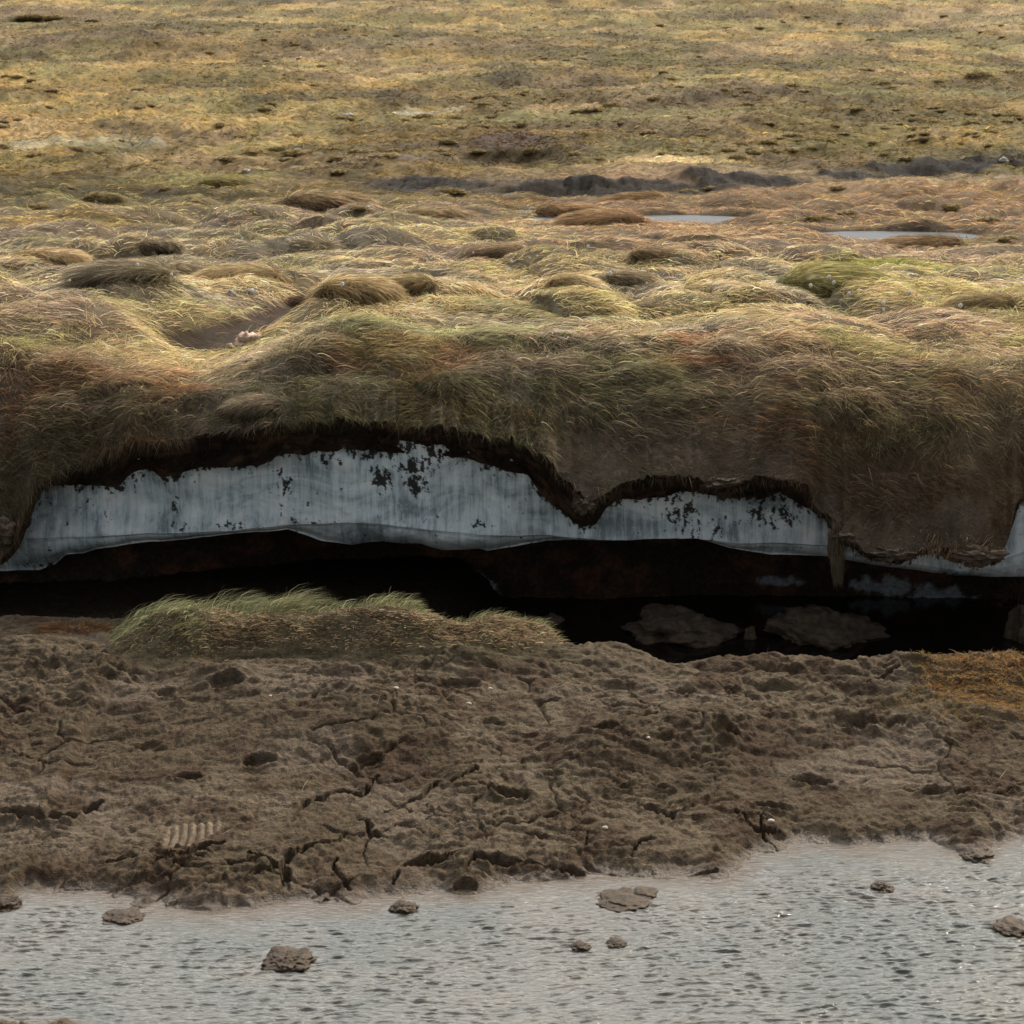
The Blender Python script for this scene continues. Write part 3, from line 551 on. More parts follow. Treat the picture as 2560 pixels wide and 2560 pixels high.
def mud_base(x, y):
    ys = np.interp(x, shx, shy); d = y - ys
    d = d + 0.22 * (fbm(x * 4.5, y * 4.5, 4, 3) - 0.5) * (1 - sst(0.2, 0.9, np.abs(d)))
    z = np.where(d < 0, 0.35 * d, 0)
    z = z + 0.045 * sst(-0.02, 0.16, d) + 0.09 * np.clip(d, 0, 2.2) + 0.15 * sst(0.6, 2.2, d)
    z = np.maximum(z, -0.35)
    # pool behind the bench on the right, rising cave floor on the left
    px = sst(-0.62, -0.05, x - 0.18 * (y - 11))
    yb_ = 10.05 + 0.06 * np.sin(x * 3) - 0.24 * np.exp(-((x - 0.90) / 0.22) ** 2) + 0.10 * (fbm(x * 3, y * 3, 3, 5) - 0.5)
    fall = sst(-0.25, 0.5, y - yb_)
    z = z * (1 - px * fall) + (-0.15) * px * fall
    z = z + (1 - px) * (-0.15 * sst(10.3, 10.8, y))
    # near shore, bottom left corner of the view
    xc, yc = CORN; k = 1 - sst(-0.1, 0.40, 0.06 + np.hypot((x - xc) / 1.5, (y - yc) / 1.0) - 0.42 + 0.16 * (fbm(x * 5, y * 5, 3, 2) - 0.5))
    z = z + k * (0.07 - z) * (y < 7)
    return z
CORN = (float(on_z(-70, 2700, 0)[0]), float(on_z(-70, 2700, 0)[1]))
def Mud(x, y, detail=True):
    x = np.asarray(x, float); y = np.asarray(y, float)
    z = mud_base(x, y)
    land = sst(-0.06, 0.05, z)
    l2 = sst(0.03, 0.22, z)
    for (sx_, sy_, rx, ry, h) in SWELL: z = z + l2 * h * np.exp(-((x - sx_) / rx) ** 2 - ((y - sy_) / ry) ** 2) * land
    # slumped folds near the back of the bench
    fold = fbm(x * 1.6, y * 5.5 + 0.6 * fbm(x * 2, y * 2, 2, 1), 4, 4); k = sst(8.9, 9.5, y) * (1 - sst(10.2, 10.6, y))
    z = z + land * k * 0.06 * (np.abs(fold * 2 - 1) ** 0.6 - 0.5)
    z = z + sst(0.03, 0.25, z) * (0.09 - 0.05 * sst(9.2, 9.8, y)) * (fbm(x * 1.7, y * 1.9, 4, 2) - 0.5)
    if detail:
        wx = x + 0.05 * (fbm(x * 8, y * 8, 2, 1) - .5)
        z = z + land * (0.016 * (fbm(wx * 6, y * 8, 4, 5, ridge=True) - 0.62) + 0.022 * (fbm(x * 20, y * 26, 5, 6, 0.7) - 0.5) * (0.4 + 1.2 * fbm(x * 2.2, y * 2.2, 3, 3)) + 0.006 * (vn(x * 75, y * 60, 3) - 0.5) + 0.004 * (vn(x * 120, y * 95, 5) - 0.5))
        lg = fbm(x * 1.7 + 2, y * 3.2, 5, 7, 0.55) * 9; fr_ = lg - np.floor(lg)
        z = z + land * 0.022 * (sst(0.0, 0.14, fr_) * (1 - fr_) ) * sst(0.42, 0.6, fbm(x * 1.3, y * 1.5, 3, 4))
        d, sec, r = worley(x * 5 + fbm(x * 9, y * 9, 2, 3), y * 6.5, 2, True)
        z = z + land * 0.010 * sst(0, 0.35, sec - d) - 0.01 * land
        e1, e2, _ = worley(x * 2.3 + 0.55 * fbm(x * 4, y * 4, 3, 1), y * 3.0 + 0.55 * fbm(x * 4 + 7, y * 4, 3, 2), 5, True)
        z = z - land * 0.035 * (1 - sst(0.0, 0.045, e2 - e1)) * sst(0.50, 0.60, fbm(x * 1.4 + 3, y * 1.6, 3, 1)) * (1 - sst(9.3, 9.8, y))
        for (px, py, rx, ry, dp) in PITS:
            m = (np.abs(x - px) < rx * 2) & (np.abs(y - py) < ry * 2.4)
            if m.any():
                X = x[m]; Y = y[m]; q = np.sqrt(((X - px) / rx) ** 2 + ((Y - py) / ry) ** 2) + 1.5 * (fbm(X * 10, Y * 12, 4, 2) - 0.5)
                z[m] = z[m] - 0.7 * dp * (1 - sst(0.5, 1.15, q)) + 0.3 * dp * np.exp(-((q - 1.2) / 0.25) ** 2)
        for pl, wd in CRK:
            pa = np.array(pl, float); m = (x > pa[:, 0].min() - .2) & (x < pa[:, 0].max() + .2) & (y > pa[:, 1].min() - .25) & (y < pa[:, 1].max() + .25)
            if m.any():
                X = x[m]; Y = y[m]; jx = 0.06 * (fbm(X * 9, Y * 9, 4, 1) - 0.5); jy = 0.10 * (fbm(X * 9 + 40, Y * 9, 4, 2) - 0.5)
                dd, tt = seg_dist(X + jx, Y + jy, pl); w = 0.015 * wd * (0.6 + 0.8 * fbm(X * 6, Y * 6, 2, 7)) * (0.3 + 0.7 * np.sin(np.clip(tt, 0.03, .97) * math.pi))
                z[m] = z[m] - 0.10 * (1 - sst(w * 0.6, w * 1.5, dd)) + 0.008 * np.exp(-(dd / 0.05) ** 2)
    return z
def atm(u, v): return trace(u, v, lambda a, b: Mud(a, b, False), 5.0, 12.0)
NMX = 980; ys_m = np.concatenate([np.linspace(4.6, 6.4, 110, endpoint=False), np.linspace(6.4, 10.4, 430, endpoint=False), np.linspace(10.4, 12.7, 130)])
mxi = np.linspace(-1.1, 1.1, NMX); MX = mxi[None, :] * (TF * ys_m[:, None] * 1.12 + 0.35); MY = np.tile(ys_m[:, None], (1, NMX)); MZ = Mud(MX, MY)
# tread-like fluted scar
tq = np.array([P_(402, 2012), P_(540, 2022), P_(530, 2050), P_(412, 2082)]); tcx, tcy = tq[:, 0].mean(), tq[:, 1].mean()
tm = ((MX > tcx - 0.30) & (MX < tcx + 0.30) & (MY > tcy - 0.32) & (MY < tcy + 0.32))
X = MX[tm]; Y = MY[tm]
xa_, ya_ = P_(402, 2080); xb_, _ = P_(545, 2045); ytop = float(P_(400, 2012)[1])
ybot = np.interp(X, [float(xa_), float(P_(470, 2075)[0]), float(xb_)], [float(ya_), float(P_(470, 2075)[1]), float(P_(545, 2035)[1])])
inm = sst(float(xa_) - 0.005, float(xa_) + 0.01, X) * (1 - sst(float(xb_) - 0.01, float(xb_) + 0.005, X)) * sst(-0.005, 0.012, Y - ybot) * (1 - sst(-0.015, 0.005, Y - ytop))
ph = X + 0.008 * np.sin(Y * 22)
ridge = np.abs(np.sin(ph * math.pi / 0.038)) ** 0.7
zc = Mud(X, Y, False)
MZ[tm] = MZ[tm] * (1 - inm) + inm * (zc - 0.025 + 0.024 * ridge + 0.10 * (Y - tcy)); TREAD = np.zeros_like(MX); TREAD[tm] = inm * (0.5 + 0.5 * ridge)
m1 = fbm(MX * 1.6, MY * 1.6, 4, 2); m2 = fbm(MX * 6, MY * 6, 4, 3)
MC = lerp(C_(0.155, 0.124, 0.085)[None, None] * np.ones(MX.shape + (3,)), C_(0.215, 0.178, 0.13), sst(0.4, 0.65, m1)); MC = lerp(MC, C_(0.115, 0.080, 0.055), sst(0.52, 0.68, m2) * 0.8)
MC = lerp(MC, C_(0.26, 0.22, 0.18), sst(0.53, 0.66, fbm(MX * 2.1 + 8, MY * 3, 5, 6)) * 0.6)
MC = lerp(MC, C_(0.045, 0.034, 0.025), sst(10.1, 10.7, MY)); wet = (1 - sst(0.0, 0.045, MZ)) * (MY < 9)  # dark cave soil, with the cavity's shade painted into its colour
MC = lerp(MC, C_(0.15, 0.105, 0.065), wet * 0.7); MC = lerp(MC, C_(0.36, 0.30, 0.23), np.clip(TREAD * 1.2, 0, 1))
MC = lerp(MC, C_(0.10, 0.095, 0.045), 0.7 * (1 - sst(0.5, 1.3, np.hypot((MX + 0.55) / 0.9, (MY - 9.75) / 0.22))) )
MC = MC * np.array([0.53, 0.475, 0.42])
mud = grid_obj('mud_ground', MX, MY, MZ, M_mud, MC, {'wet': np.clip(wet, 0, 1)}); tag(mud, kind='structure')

# ------------------------------------------------------------------ stream water, cave pool, tundra ponds
NWX = 1000; wy = np.linspace(5.3, 9.0, 820); WX = np.linspace(-1.1, 1.1, NWX)[None, :] * (TF * wy[:, None] * 1.1 + 0.3); WY = np.tile(wy[:, None], (1, NWX))
WZ = np.zeros_like(WX); wr_ = np.random.default_rng(5)
wpx = WX + 0.10 * (fbm(WX * 1.5, WY * 1.5, 3, 1) - 0.5); wpy = WY + 0.16 * (fbm(WX * 1.3 + 5, WY * 1.3, 3, 2) - 0.5)
for k in range(64):
    lam = 0.022 * (2.7 ** wr_.random() ** 1.2); th = R(90) + wr_.normal(0, 0.24) + R(8); kk = 2 * math.pi / lam
    WZ += lam * 0.0095 * (0.035 / lam) ** 0.45 * np.sin(kk * (wpx * math.cos(th) + wpy * math.sin(th)) + wr_.random() * 6.28) * (0.25 + 1.5 * vn(WX * 0.8 + k * 3.1, WY * 0.8 + k, k % 8))
depth = -mud_base(WX, WY); calm = 0.35 + 0.65 * sst(0.02, 0.14, depth)
WZ *= calm * (0.7 + 0.6 * fbm(WX * 0.9, WY * 0.9, 3, 6))
stream = grid_obj('stream_water', WX, WY, WZ, M_stream, None, {'shallow': 1 - sst(0.005, 0.07, depth)}); tag(stream, kind='structure')
px_ = np.linspace(-1.6, 4.3, 120); py_ = np.linspace(9.75, 12.6, 60); PX, PY = np.meshgrid(px_, py_)
pool = grid_obj('pool_water', PX, PY, 0.0 + 0.0008 * np.sin(PX * 40 + PY * 25), M_pool); tag(pool, kind='structure')
for (px, py, rx, ry) in PONDS:
    gx = np.linspace(-1.6, 1.6, 40); A, B = np.meshgrid(gx, gx); o = grid_obj('pond_water', px + A * rx, py + B * ry, Z_POND + 0 * A, M_pond); tag(o, kind='structure')

# ------------------------------------------------------------------ grass carpet
packs = []
def plant(n, r0, r1, lmin, lmax, wfun, seg, liftr, spread, down, densf=None):
    P, N, S = sample_sheet(n, r0, r1)
    keep = np.ones(len(P), bool)
    x, y = P[:, 0], P[:, 1]
    ch, _, _ = chan(x, y)
    p = (1 - np.clip(ch * 1.15, 0, 0.88)) * (1 - 0.85 * pondmask(x, y)) * (1 - 0.93 * gulmask(x, y)) * (1 - 0.93 * bare(x, np.clip(S, 0, 1), y) * (S < 1))
    p = p * (0.35 + 0.65 * sst(0.35, 0.55, fbm(x * 2.5, y * 2.5, 3, 6)))
    if densf: p = p * densf(x, y, S)
    keep = rng.random(len(P)) < p; P = P[keep]; N = N[keep]; S = S[keep]
    x, y = P[:, 0], P[:, 1]; n = len(P)
    C = ground_color(x, y)
    greenish = (rng.random(n) < (0.05 + 0.38 * sst(0.5, 0.66, fbm(x * 0.8 + 31, y * 1.3, 4, 6))) )
    greenish = greenish & ((S > 0.75) | (rng.random(n) < 0.35))
    C = np.where((greenish & (y < 34))[:, None], lerp(C, GREEN * 1.15, 0.75 * np.ones(n)), C)
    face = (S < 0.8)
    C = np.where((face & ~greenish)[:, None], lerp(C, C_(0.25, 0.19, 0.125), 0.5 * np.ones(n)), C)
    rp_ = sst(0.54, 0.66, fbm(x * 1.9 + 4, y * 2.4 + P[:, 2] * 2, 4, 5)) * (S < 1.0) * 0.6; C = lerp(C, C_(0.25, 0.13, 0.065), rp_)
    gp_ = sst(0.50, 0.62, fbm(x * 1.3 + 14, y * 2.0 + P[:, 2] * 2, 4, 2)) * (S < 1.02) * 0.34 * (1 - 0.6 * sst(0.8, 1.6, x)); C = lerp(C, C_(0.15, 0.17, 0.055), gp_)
    C = C * (0.54 + 0.44 * sst(0.1, 0.8, np.where(S < 1, S, 1)) + 0.50 * sst(0.45, 0.95, np.where(S < 1, S, 1)) * (1 - sst(20, 34, y)))[:, None]  # shade toward the lip and sunlit crest painted into blade colour, over darker thatch
    C = tint(C * 1.12, 0.42)
    D = comb(P, N, spread, down)
    lift = rng.uniform(*liftr, n); gl = greenish & (y < 40)
    lift = np.where(gl, lift + 0.22, lift); D = np.where(gl[:, None], unit(D + np.array([0.9, 0.1, 0])), D)
    Lh = rng.uniform(lmin, lmax, n) * (0.8 + 0.5 * vn(x * 1.5, y * 1.5, 3)) ; Nn = unit(N * 0.6 + up * 0.5)
    W = wfun(y) * rng.uniform(0.6, 1.3, n)
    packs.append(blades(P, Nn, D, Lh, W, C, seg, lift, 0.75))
r_lip = UN; r_cr = UN + FN; 
def rrow(y): return r_cr + math.log(y / Y_CR) / math.log(grow)
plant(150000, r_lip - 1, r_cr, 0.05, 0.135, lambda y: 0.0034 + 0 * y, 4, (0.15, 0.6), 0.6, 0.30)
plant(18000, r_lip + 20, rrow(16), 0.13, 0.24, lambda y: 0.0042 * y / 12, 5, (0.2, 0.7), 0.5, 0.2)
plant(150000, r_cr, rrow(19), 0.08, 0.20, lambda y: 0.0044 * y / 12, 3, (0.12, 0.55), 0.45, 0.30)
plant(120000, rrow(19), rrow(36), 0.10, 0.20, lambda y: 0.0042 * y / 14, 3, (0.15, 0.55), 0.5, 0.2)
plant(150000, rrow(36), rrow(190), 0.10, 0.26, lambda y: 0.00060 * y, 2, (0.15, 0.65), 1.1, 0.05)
P, N, S = sample_sheet(9000, r_lip + 2, r_lip + 70); b_ = bare(P[:, 0], S, P[:, 1]); P = P[b_ > .3]; N = N[b_ > .3]; n = len(P)
P = P[:n // 2]; N = N[:n // 2]; n = len(P)
packs.append(blades(P, N, comb(P, N, 1.6, 0.1), rng.uniform(.02, .09, n), rng.uniform(.0018, .0035, n), tint(np.where(rng.random(n)[:, None] < .75, C_(.20, .15, .09), C_(.14, .15, .05)), .4), 3, rng.uniform(.1, .7, n), .6))
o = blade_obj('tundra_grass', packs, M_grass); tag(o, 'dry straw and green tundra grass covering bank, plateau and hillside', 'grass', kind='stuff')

# long dead locks of grass flopping over the lip
n = 9000; xx = rng.uniform(-3.7, 3.7, n); j = np.interp(xx, xl, np.arange(NC)).astype(int)
sel = rng.random(n) < sst(0.46, 0.62, fbm(xx * 2.3 + 5, xx * 0 + 2, 4, 1)) * (1 - 0.85 * sst(0.10, 0.2, xx) * (1 - sst(1.7, 1.9, xx))); xx = xx[sel]; j = j[sel]; n = len(xx)
P = P3[UN + rng.integers(0, 14, n), j].copy(); sw = (fbm(xx * 5, xx * 0, 3, 3) - .5) * 2.4
D = unit(np.stack([sw + rng.normal(0, 0.3, n), -0.25 + 0 * xx, -np.ones(n)], -1)); N = np.tile([0, -0.8, 0.6], (n, 1))
lk = blades(P, N, D, rng.uniform(0.05, 0.15, n), rng.uniform(0.002, 0.0045, n), tint(np.where(rng.random(n)[:, None] < .7, C_(.36, .27, .17), C_(.22, .13, .08)), .45), 4, 0.45, 0.9)
packs_lock = [lk]
# fringe and roots hanging from the lip
n = 6500; xx = rng.uniform(-3.7, 3.7, n); j = np.interp(xx, xl, np.arange(NC)).astype(int)
sel = rng.random(n) < 0.04 + 0.96 * sst(0.45, 0.6, fbm(xx * 3, xx * 0, 3, 2)); xx = xx[sel]; j = j[sel]; n = len(xx)
rowk = (UN - rng.integers(0, 9, n)); P = P3[rowk, j].copy(); P[:, 1] -= 0.003
D = unit(np.stack([rng.normal(0, 0.35, n), -np.abs(rng.normal(0.05, 0.25, n)), -np.ones(n)], -1)); N = np.tile([0, -1.0, 0.2], (n, 1))
C = tint(np.where(rng.random(n)[:, None] < 0.6, C_(0.22, 0.165, 0.11), C_(0.08, 0.050, 0.035)), 0.5)
fr = packs_lock + [blades(P, N, D, rng.uniform(0.02, 0.10, n) * (0.4 + 1.2 * rng.random(n) ** 3), rng.uniform(0.0015, 0.0035, n), C, 3, 0.3, 0.6)]
n = 5000; xx = rng.uniform(-3.6, 3.6, n); j = np.interp(xx, xl, np.arange(NC)).astype(int); P = P3[rng.integers(12, UN - 2, n), j].copy(); P[:, 1] -= 0.004
D = unit(np.stack([rng.normal(0, 0.6, n), -np.abs(rng.normal(0.1, 0.2, n)), -np.ones(n)], -1)); N = np.tile([0, -1.0, 0.2], (n, 1))
fr.append(blades(P, N, D, rng.uniform(0.015, 0.06, n), rng.uniform(0.0012, 0.0028, n), tint(np.tile(C_(0.11, 0.06, 0.038), (n, 1)), .4), 3, 0.4, 0.6))
o = blade_obj('root_fringe', fr, M_grass); tag(o, 'dead grass and root fibres hanging from the torn turf edge over the ice', 'roots', kind='stuff')

# ------------------------------------------------------------------ lumps
def lump_mesh(name, rx, ry, rz, mat, seed, sub=4, rough=0.35, freq=1.6, flat=0.0, parent=None, loc=(0, 0, 0), crack=0.0):
    bm = bmesh.new(); bmesh.ops.create_icosphere(bm, subdivisions=sub, radius=1)
    off = Vector((seed * 13.7, seed * 5.1, seed * 2.3))
    for v in bm.verts:
        p = v.co.normalized()
        k = 1 + rough * mnoise.fractal(p * freq + off, 1.0, 2.1, 5) + rough * 0.5 * (mnoise.ridged_multi_fractal(p * freq * 2 + off, 1.0, 2.1, 4, 1.0, 2.0) - 1.0) * 0.5
        if crack:
            c = abs(mnoise.noise(p * freq * 1.1 + off * 2)); k -= crack * max(0, 1 - c / 0.05)
        z = p.z * k * (1 + 0.5 * rough * mnoise.noise(p * freq * 5 + off))
        if flat: z = math.copysign(abs(z) ** (1 + flat), z)
        v.co = Vector((p.x * k * rx, p.y * k * ry, z * rz))
    me = bpy.data.meshes.new(name); bm.to_mesh(me); bm.free(); me.materials.append(mat)
    for pl in me.polygons: pl.use_smooth = True
    o = bpy.data.objects.new(name, me); COL.objects.link(o); o.location = loc
    if parent: o.parent = parent
    return o

# mud clumps standing out of the stream
CL = [(722, 2402, 150, 0.075, 'cracked brown mud clump alone in the middle of the left half of the stream'),
      (1452, 2368, 64, 0.045, 'small tan mud clump in the stream, left one of a close pair'),
      (1540, 2358, 66, 0.036, 'low tan mud clump in the stream, right one of a close pair'),
      (1010, 2272, 86, 0.060, 'reddish brown wet mud clump at the shoreline beside the mud bench'),
      (310, 2292, 120, 0.045, 'long low wet mud clump off the left shore of the stream'),
      (1560, 2250, 170, 0.040, 'broad low tan mud clump just off the shore near the middle'),
      (1610, 2232, 90, 0.035, 'narrow dark mud clump behind the broad low tan one'),
      (2205, 2220, 66, 0.055, 'small peaked mud clump ringed by ripples in the right of the stream'),
      (2530, 2322, 130, 0.060, 'dark rough mud clump cut by the right edge of the photo in the stream'),
      (2440, 2140, 100, 0.060, 'knobbly wet mud clump hooked off the right shoreline'),
      (15, 2262, 90, 0.075, 'pale brown mud clump at the left edge of the stream')]
for i, (u, v, w, h, lab) in enumerate(CL):
    x, y = on_z(u, v, 0.0); w_ = w / 1280 * TF * float(y)
    o = lump_mesh('mud_clump', w_ * 0.46, w_ * 0.48, h * 0.46, M_clump, i + 3, 5, 0.30, 1.9, 0.0, None, (float(x), float(y), -0.006), 0.2 if i == 0 else 0.0)
    tag(o, lab, 'mud clump', 'mud clumps standing in the stream')
# fallen peat blocks in the cave pool
for i, (u, v, w, h, lab) in enumerate(((1690, 1572, 280, 0.12, 'rounded fallen peat block in the dark pool, left of the two large ones'), (2055, 1578, 290, 0.14, 'flat slanting cracked peat slab in the dark pool under the hanging turf shred'),
                                       (1876, 1588, 34, 0.07, 'tiny peat knob between the two large peat blocks in the pool'), (2580, 1590, 120, 0.30, 'dark rooty peat block at the right end of the pool'), (1380, 1545, 60, 0.04, 'low dark peat lump at the back of the pool left of the big blocks'))):
    x, y = on_z(u, v, 0.02); w_ = w / 1280 * TF * float(y)
    o = lump_mesh('peat_block', w_ * 0.5, min(w_ * 0.42, 0.30), h, M_block, i + 31, 5, 0.42, 1.5, 0.0, None, (float(x), float(y), 0.0), 0.15)
    if i == 1: o.rotation_euler = (0.0, R(6), R(-10))
    tag(o, lab, 'peat block', 'fallen peat blocks in the cave pool')

# hanging shred of turf
hx, hz = on_y(2085, 1318, 10.95); root = empty('hanging_turf', (float(hx), 10.93, float(hz))); root.scale = (0.75, 0.75, 0.86)
tag(root, 'tapering shred of dead rooty turf dangling from the overhang in front of the ice', 'turf shred')
lump_mesh('soil_core', 0.055, 0.05, 0.20, M_block, 77, 4, 0.4, 1.5, 0, root, (0.02, 0.02, -0.12))
n = 1500; tt = rng.random(n); ang = rng.uniform(0, 6.28, n); rad = 0.062 * (1 - 0.8 * tt)
P = np.stack([0.02 + rad * np.cos(ang) + 0.02 * tt, rad * np.sin(ang), -0.36 * tt], -1); D = unit(np.stack([np.cos(ang) * 0.25 + 0.1, np.sin(ang) * 0.2, -np.ones(n)], -1)); N = np.stack([np.cos(ang), np.sin(ang), 0 * ang], -1)
blade_obj('hanging_grass', [blades(P, N, D, rng.uniform(0.04, 0.10, n), rng.uniform(0.002, 0.004, n), tint(np.tile(C_(0.26, 0.22, 0.15), (n, 1)), .3), 3, 0.25, 0.6)], M_grass, root)

# sod clods slumping off the lip of the right-hand bulge and a few crumbs on the lip
for i, (u, v, w, h, lab) in enumerate(((2240, 1388, 110, 34, 'grey-brown sod clod sagging over the ice, left one under the right bulge of turf'), (2440, 1392, 130, 40, 'dark ragged sod clod sagging lowest over the ice at the right'), (1800, 1208, 90, 22, 'flat mud flap drooping in the middle of the double arch of turf'), (1462, 1262, 60, 44, 'pointed sod tip hanging in front of the ice at the middle of the photo'), (12, 1335, 70, 60, 'cracked sod clod hanging at the far left edge over the ice'), (2120, 1345, 60, 26, 'pale mud knob jutting out right of the hanging turf shred'))):
    yy = float(np.interp((u - 1280) / 1280 * TF * 11.0, lx, ly)); x0, z0 = on_y(u, v, yy); w_ = w / 1280 * TF * yy; h_ = h / 1280 * TF * yy
    o = lump_mesh('sod_clod', w_ * .5, 0.07, h_ * .55, M_block, 300 + i, 5, 0.5, 2.0, 0, None, (float(x0), yy + 0.04, float(z0))); tag(o, lab, 'sod clod', 'sod clods along the torn turf edge')

# grassy mound on the mud
mr = empty('grass_mound', (-1.15, 10.0, 0.42)); tag(mr, 'long low slumped turf mound with green upright grass in front of the cave mouth', 'grassy mound')
mx_ = np.linspace(mdx[0] - 0.25, mdx[-1] + 0.2, 360); my_ = np.linspace(9.35, 10.75, 140); GX, GY = np.meshgrid(mx_, my_)
def mound_h(x, y):
    zt_ = np.interp(x, mdx, mdz, left=0.2, right=0.2); g = Mud(x, y, False)
    yf = 10.03 + 0.05 * np.sin(x * 4) - 0.10 * np.interp(x, [-2.1, -1.6, -0.5, 0.4], [1.2, 0.6, 1.0, 0.0])
    dy_ = y - yf; k = np.where(dy_ < 0, np.exp(-(dy_ / 0.30) ** 2 * 1.3), np.exp(-(dy_ / 0.33) ** 2))
    k = k * sst(mdx[0] - 0.15, mdx[0] + 0.2, x) * (1 - sst(mdx[-1] - 0.3, mdx[-1] + 0.05, x))
    return g - 0.045 + (np.maximum(zt_ - g, 0) + 0.055) * k + 0.07 * k * (fbm(x * 3.2, y * 4, 4, 2) - 0.5) * 2
GZ = mound_h(GX, GY)
gc = lerp(C_(0.10, 0.078, 0.045)[None, None] * np.ones(GX.shape + (3,)), C_(0.075, 0.06, 0.035), sst(0.45, 0.6, fbm(GX * 3, GY * 4, 4, 5)))
lo = np.array([-1.15, 10.0, 0.42])
grid_obj('turf', GX - lo[0], GY - lo[1], GZ - lo[2], M_soil, gc, None, mr)
n = 60000; x = rng.uniform(mdx[0] - 0.02, mdx[-1], n); y = rng.uniform(9.55, 10.45, n)
h0 = mound_h(x, y); gr = Mud(x, y, False); ex = h0 - gr; wf = fbm(x * 3, y * 3, 3, 2)
keep = rng.random(n) < sst(-0.01, 0.09, ex) * (0.3 + 0.7 * sst(0.4, 0.55, wf)) * (0.35 + 0.65 * sst(-0.42, -0.15, y - 10.0)); x = x[keep]; y = y[keep]; h0 = h0[keep]; n = len(x)
back = sst(9.9, 10.1, y + 0.2 * (vn(x * 3, y * 3, 1) - .5)); lf = 1 - sst(-1.1, 0.2, x)
P = np.stack([x, y, h0 - 0.005], -1) - lo
grn = rng.random(n) < 0.12 + 0.60 * np.maximum(back * (0.4 + 0.6 * lf), (1 - sst(-1.75, -1.5, x)))
C = tint(np.where(grn[:, None], C_(0.215, 0.21, 0.115), C_(0.30, 0.22, 0.14)), 0.5)
a_ = rng.normal(0.15, 0.55, n); D = unit(np.stack([np.cos(a_), np.sin(a_), 0 * a_], -1)); D = np.where(grn[:, None], D, unit(D * 0.6 + np.stack([rng.normal(0, .5, n), -np.ones(n), 0 * x], -1)))
Ln = np.where(grn, rng.uniform(0.04, 0.19, n) * (0.55 + 0.75 * back * lf) * (0.5 + vn(x * 5, y * 5, 4)), rng.uniform(0.04, 0.09, n))
mg = [blades(P, np.tile(up, (n, 1)), D, Ln, rng.uniform(0.0022, 0.004, n), C, 4, np.where(grn, rng.uniform(.6, .95, n), rng.uniform(.2, .55, n)), 0.5)]
blade_obj('mound_grass', mg, M_grass, mr)

def one_blade(name, x, y, z, L, lean, w, mat, label, cat, group, seedhead=False):
    root = empty(name, (x, y, z))
    n = 1; V, F, C = blades(np.zeros((1, 3)), np.array([[0, 0, 1.0]]), unit(np.array([[math.cos(lean[0]), math.sin(lean[0]), 0]])), np.array([L]), np.array([w]), np.array([[.4, .3, .2]]), 6, lean[1], 0.35)
    o = mesh_np('stalk', V, F, 4, mat, None, None, root)
    if seedhead:
        tip = V[-2:].mean(0); s_ = lump_mesh('seed_head', 0.004, 0.004, 0.02, mat, 3, 2, 0.2, 2, 0, root, tuple(tip))
    tag(root, label, cat, group); return root
for i, (u, L, a) in enumerate(((610, .24, .5), (640, .30, .7), (655, .22, .75), (752, .22, .3), (500, .20, .4), (560, .22, .6), (775, .16, .5), (1105, .17, .9), (1060, .15, .8), (420, .15, .5), (690, .24, .45))):
    x = (u - 1280) / 1280 * TF * 10.05; z = float(mound_h(np.array([x]), np.array([10.02]))[0])
    one_blade('grass_stalk', x, 10.02, z, L, (rng.normal(0, .4), 1 - a * 0.6), 0.0035, M_straw, 'tall dry grass stalk rising above the green mound against the dark cave', 'grass stalk', 'tall stalks on the grassy mound', False)

# rusty grass on the right of the mud
rg = []
n = 26000; x = rng.uniform(1.6, 3.2, n); y = rng.uniform(8.6, 10.1, n)
cx, cy, cz = atm(2520, 1725); q = np.hypot((x - cx - 0.1) / 0.62, (y - cy) / 0.42) + 0.9 * (fbm(x * 3.5, y * 3.5, 4, 2) - 0.5)
cx2, cy2, _ = atm(2350, 1765); q2 = np.hypot((x - cx2) / 0.40, (y - cy2) / 0.16) + 0.9 * (fbm(x * 3.5, y * 3.5, 4, 5) - 0.5)
keep = rng.random(n) < np.maximum(1 - sst(0.7, 1.1, q), 0.5 * (1 - sst(0.5, 1.1, q2))); x = x[keep]; y = y[keep]; n = len(x)
P = np.stack([x, y, Mud(x, y) - 0.004], -1); a_ = rng.uniform(0, 6.28, n); D = np.stack([np.cos(a_), np.sin(a_), 0 * a_], -1)
C = tint(lerp(np.tile(C_(0.30, 0.17, 0.06), (n, 1)), C_(0.16, 0.13, 0.05), sst(.4, .6, fbm(x * 3, y * 3, 3, 3)) * 0.8), .28)
o = blade_obj('rusty_grass', [blades(P, np.tile(up, (n, 1)), D, rng.uniform(0.03, 0.075, n), rng.uniform(.002, .0038, n), C, 3, rng.uniform(.4, .9, n), 0.5)], M_grass)
tag(o, 'short orange-brown grass patch at the right edge of the mud', 'grass', kind='stuff')
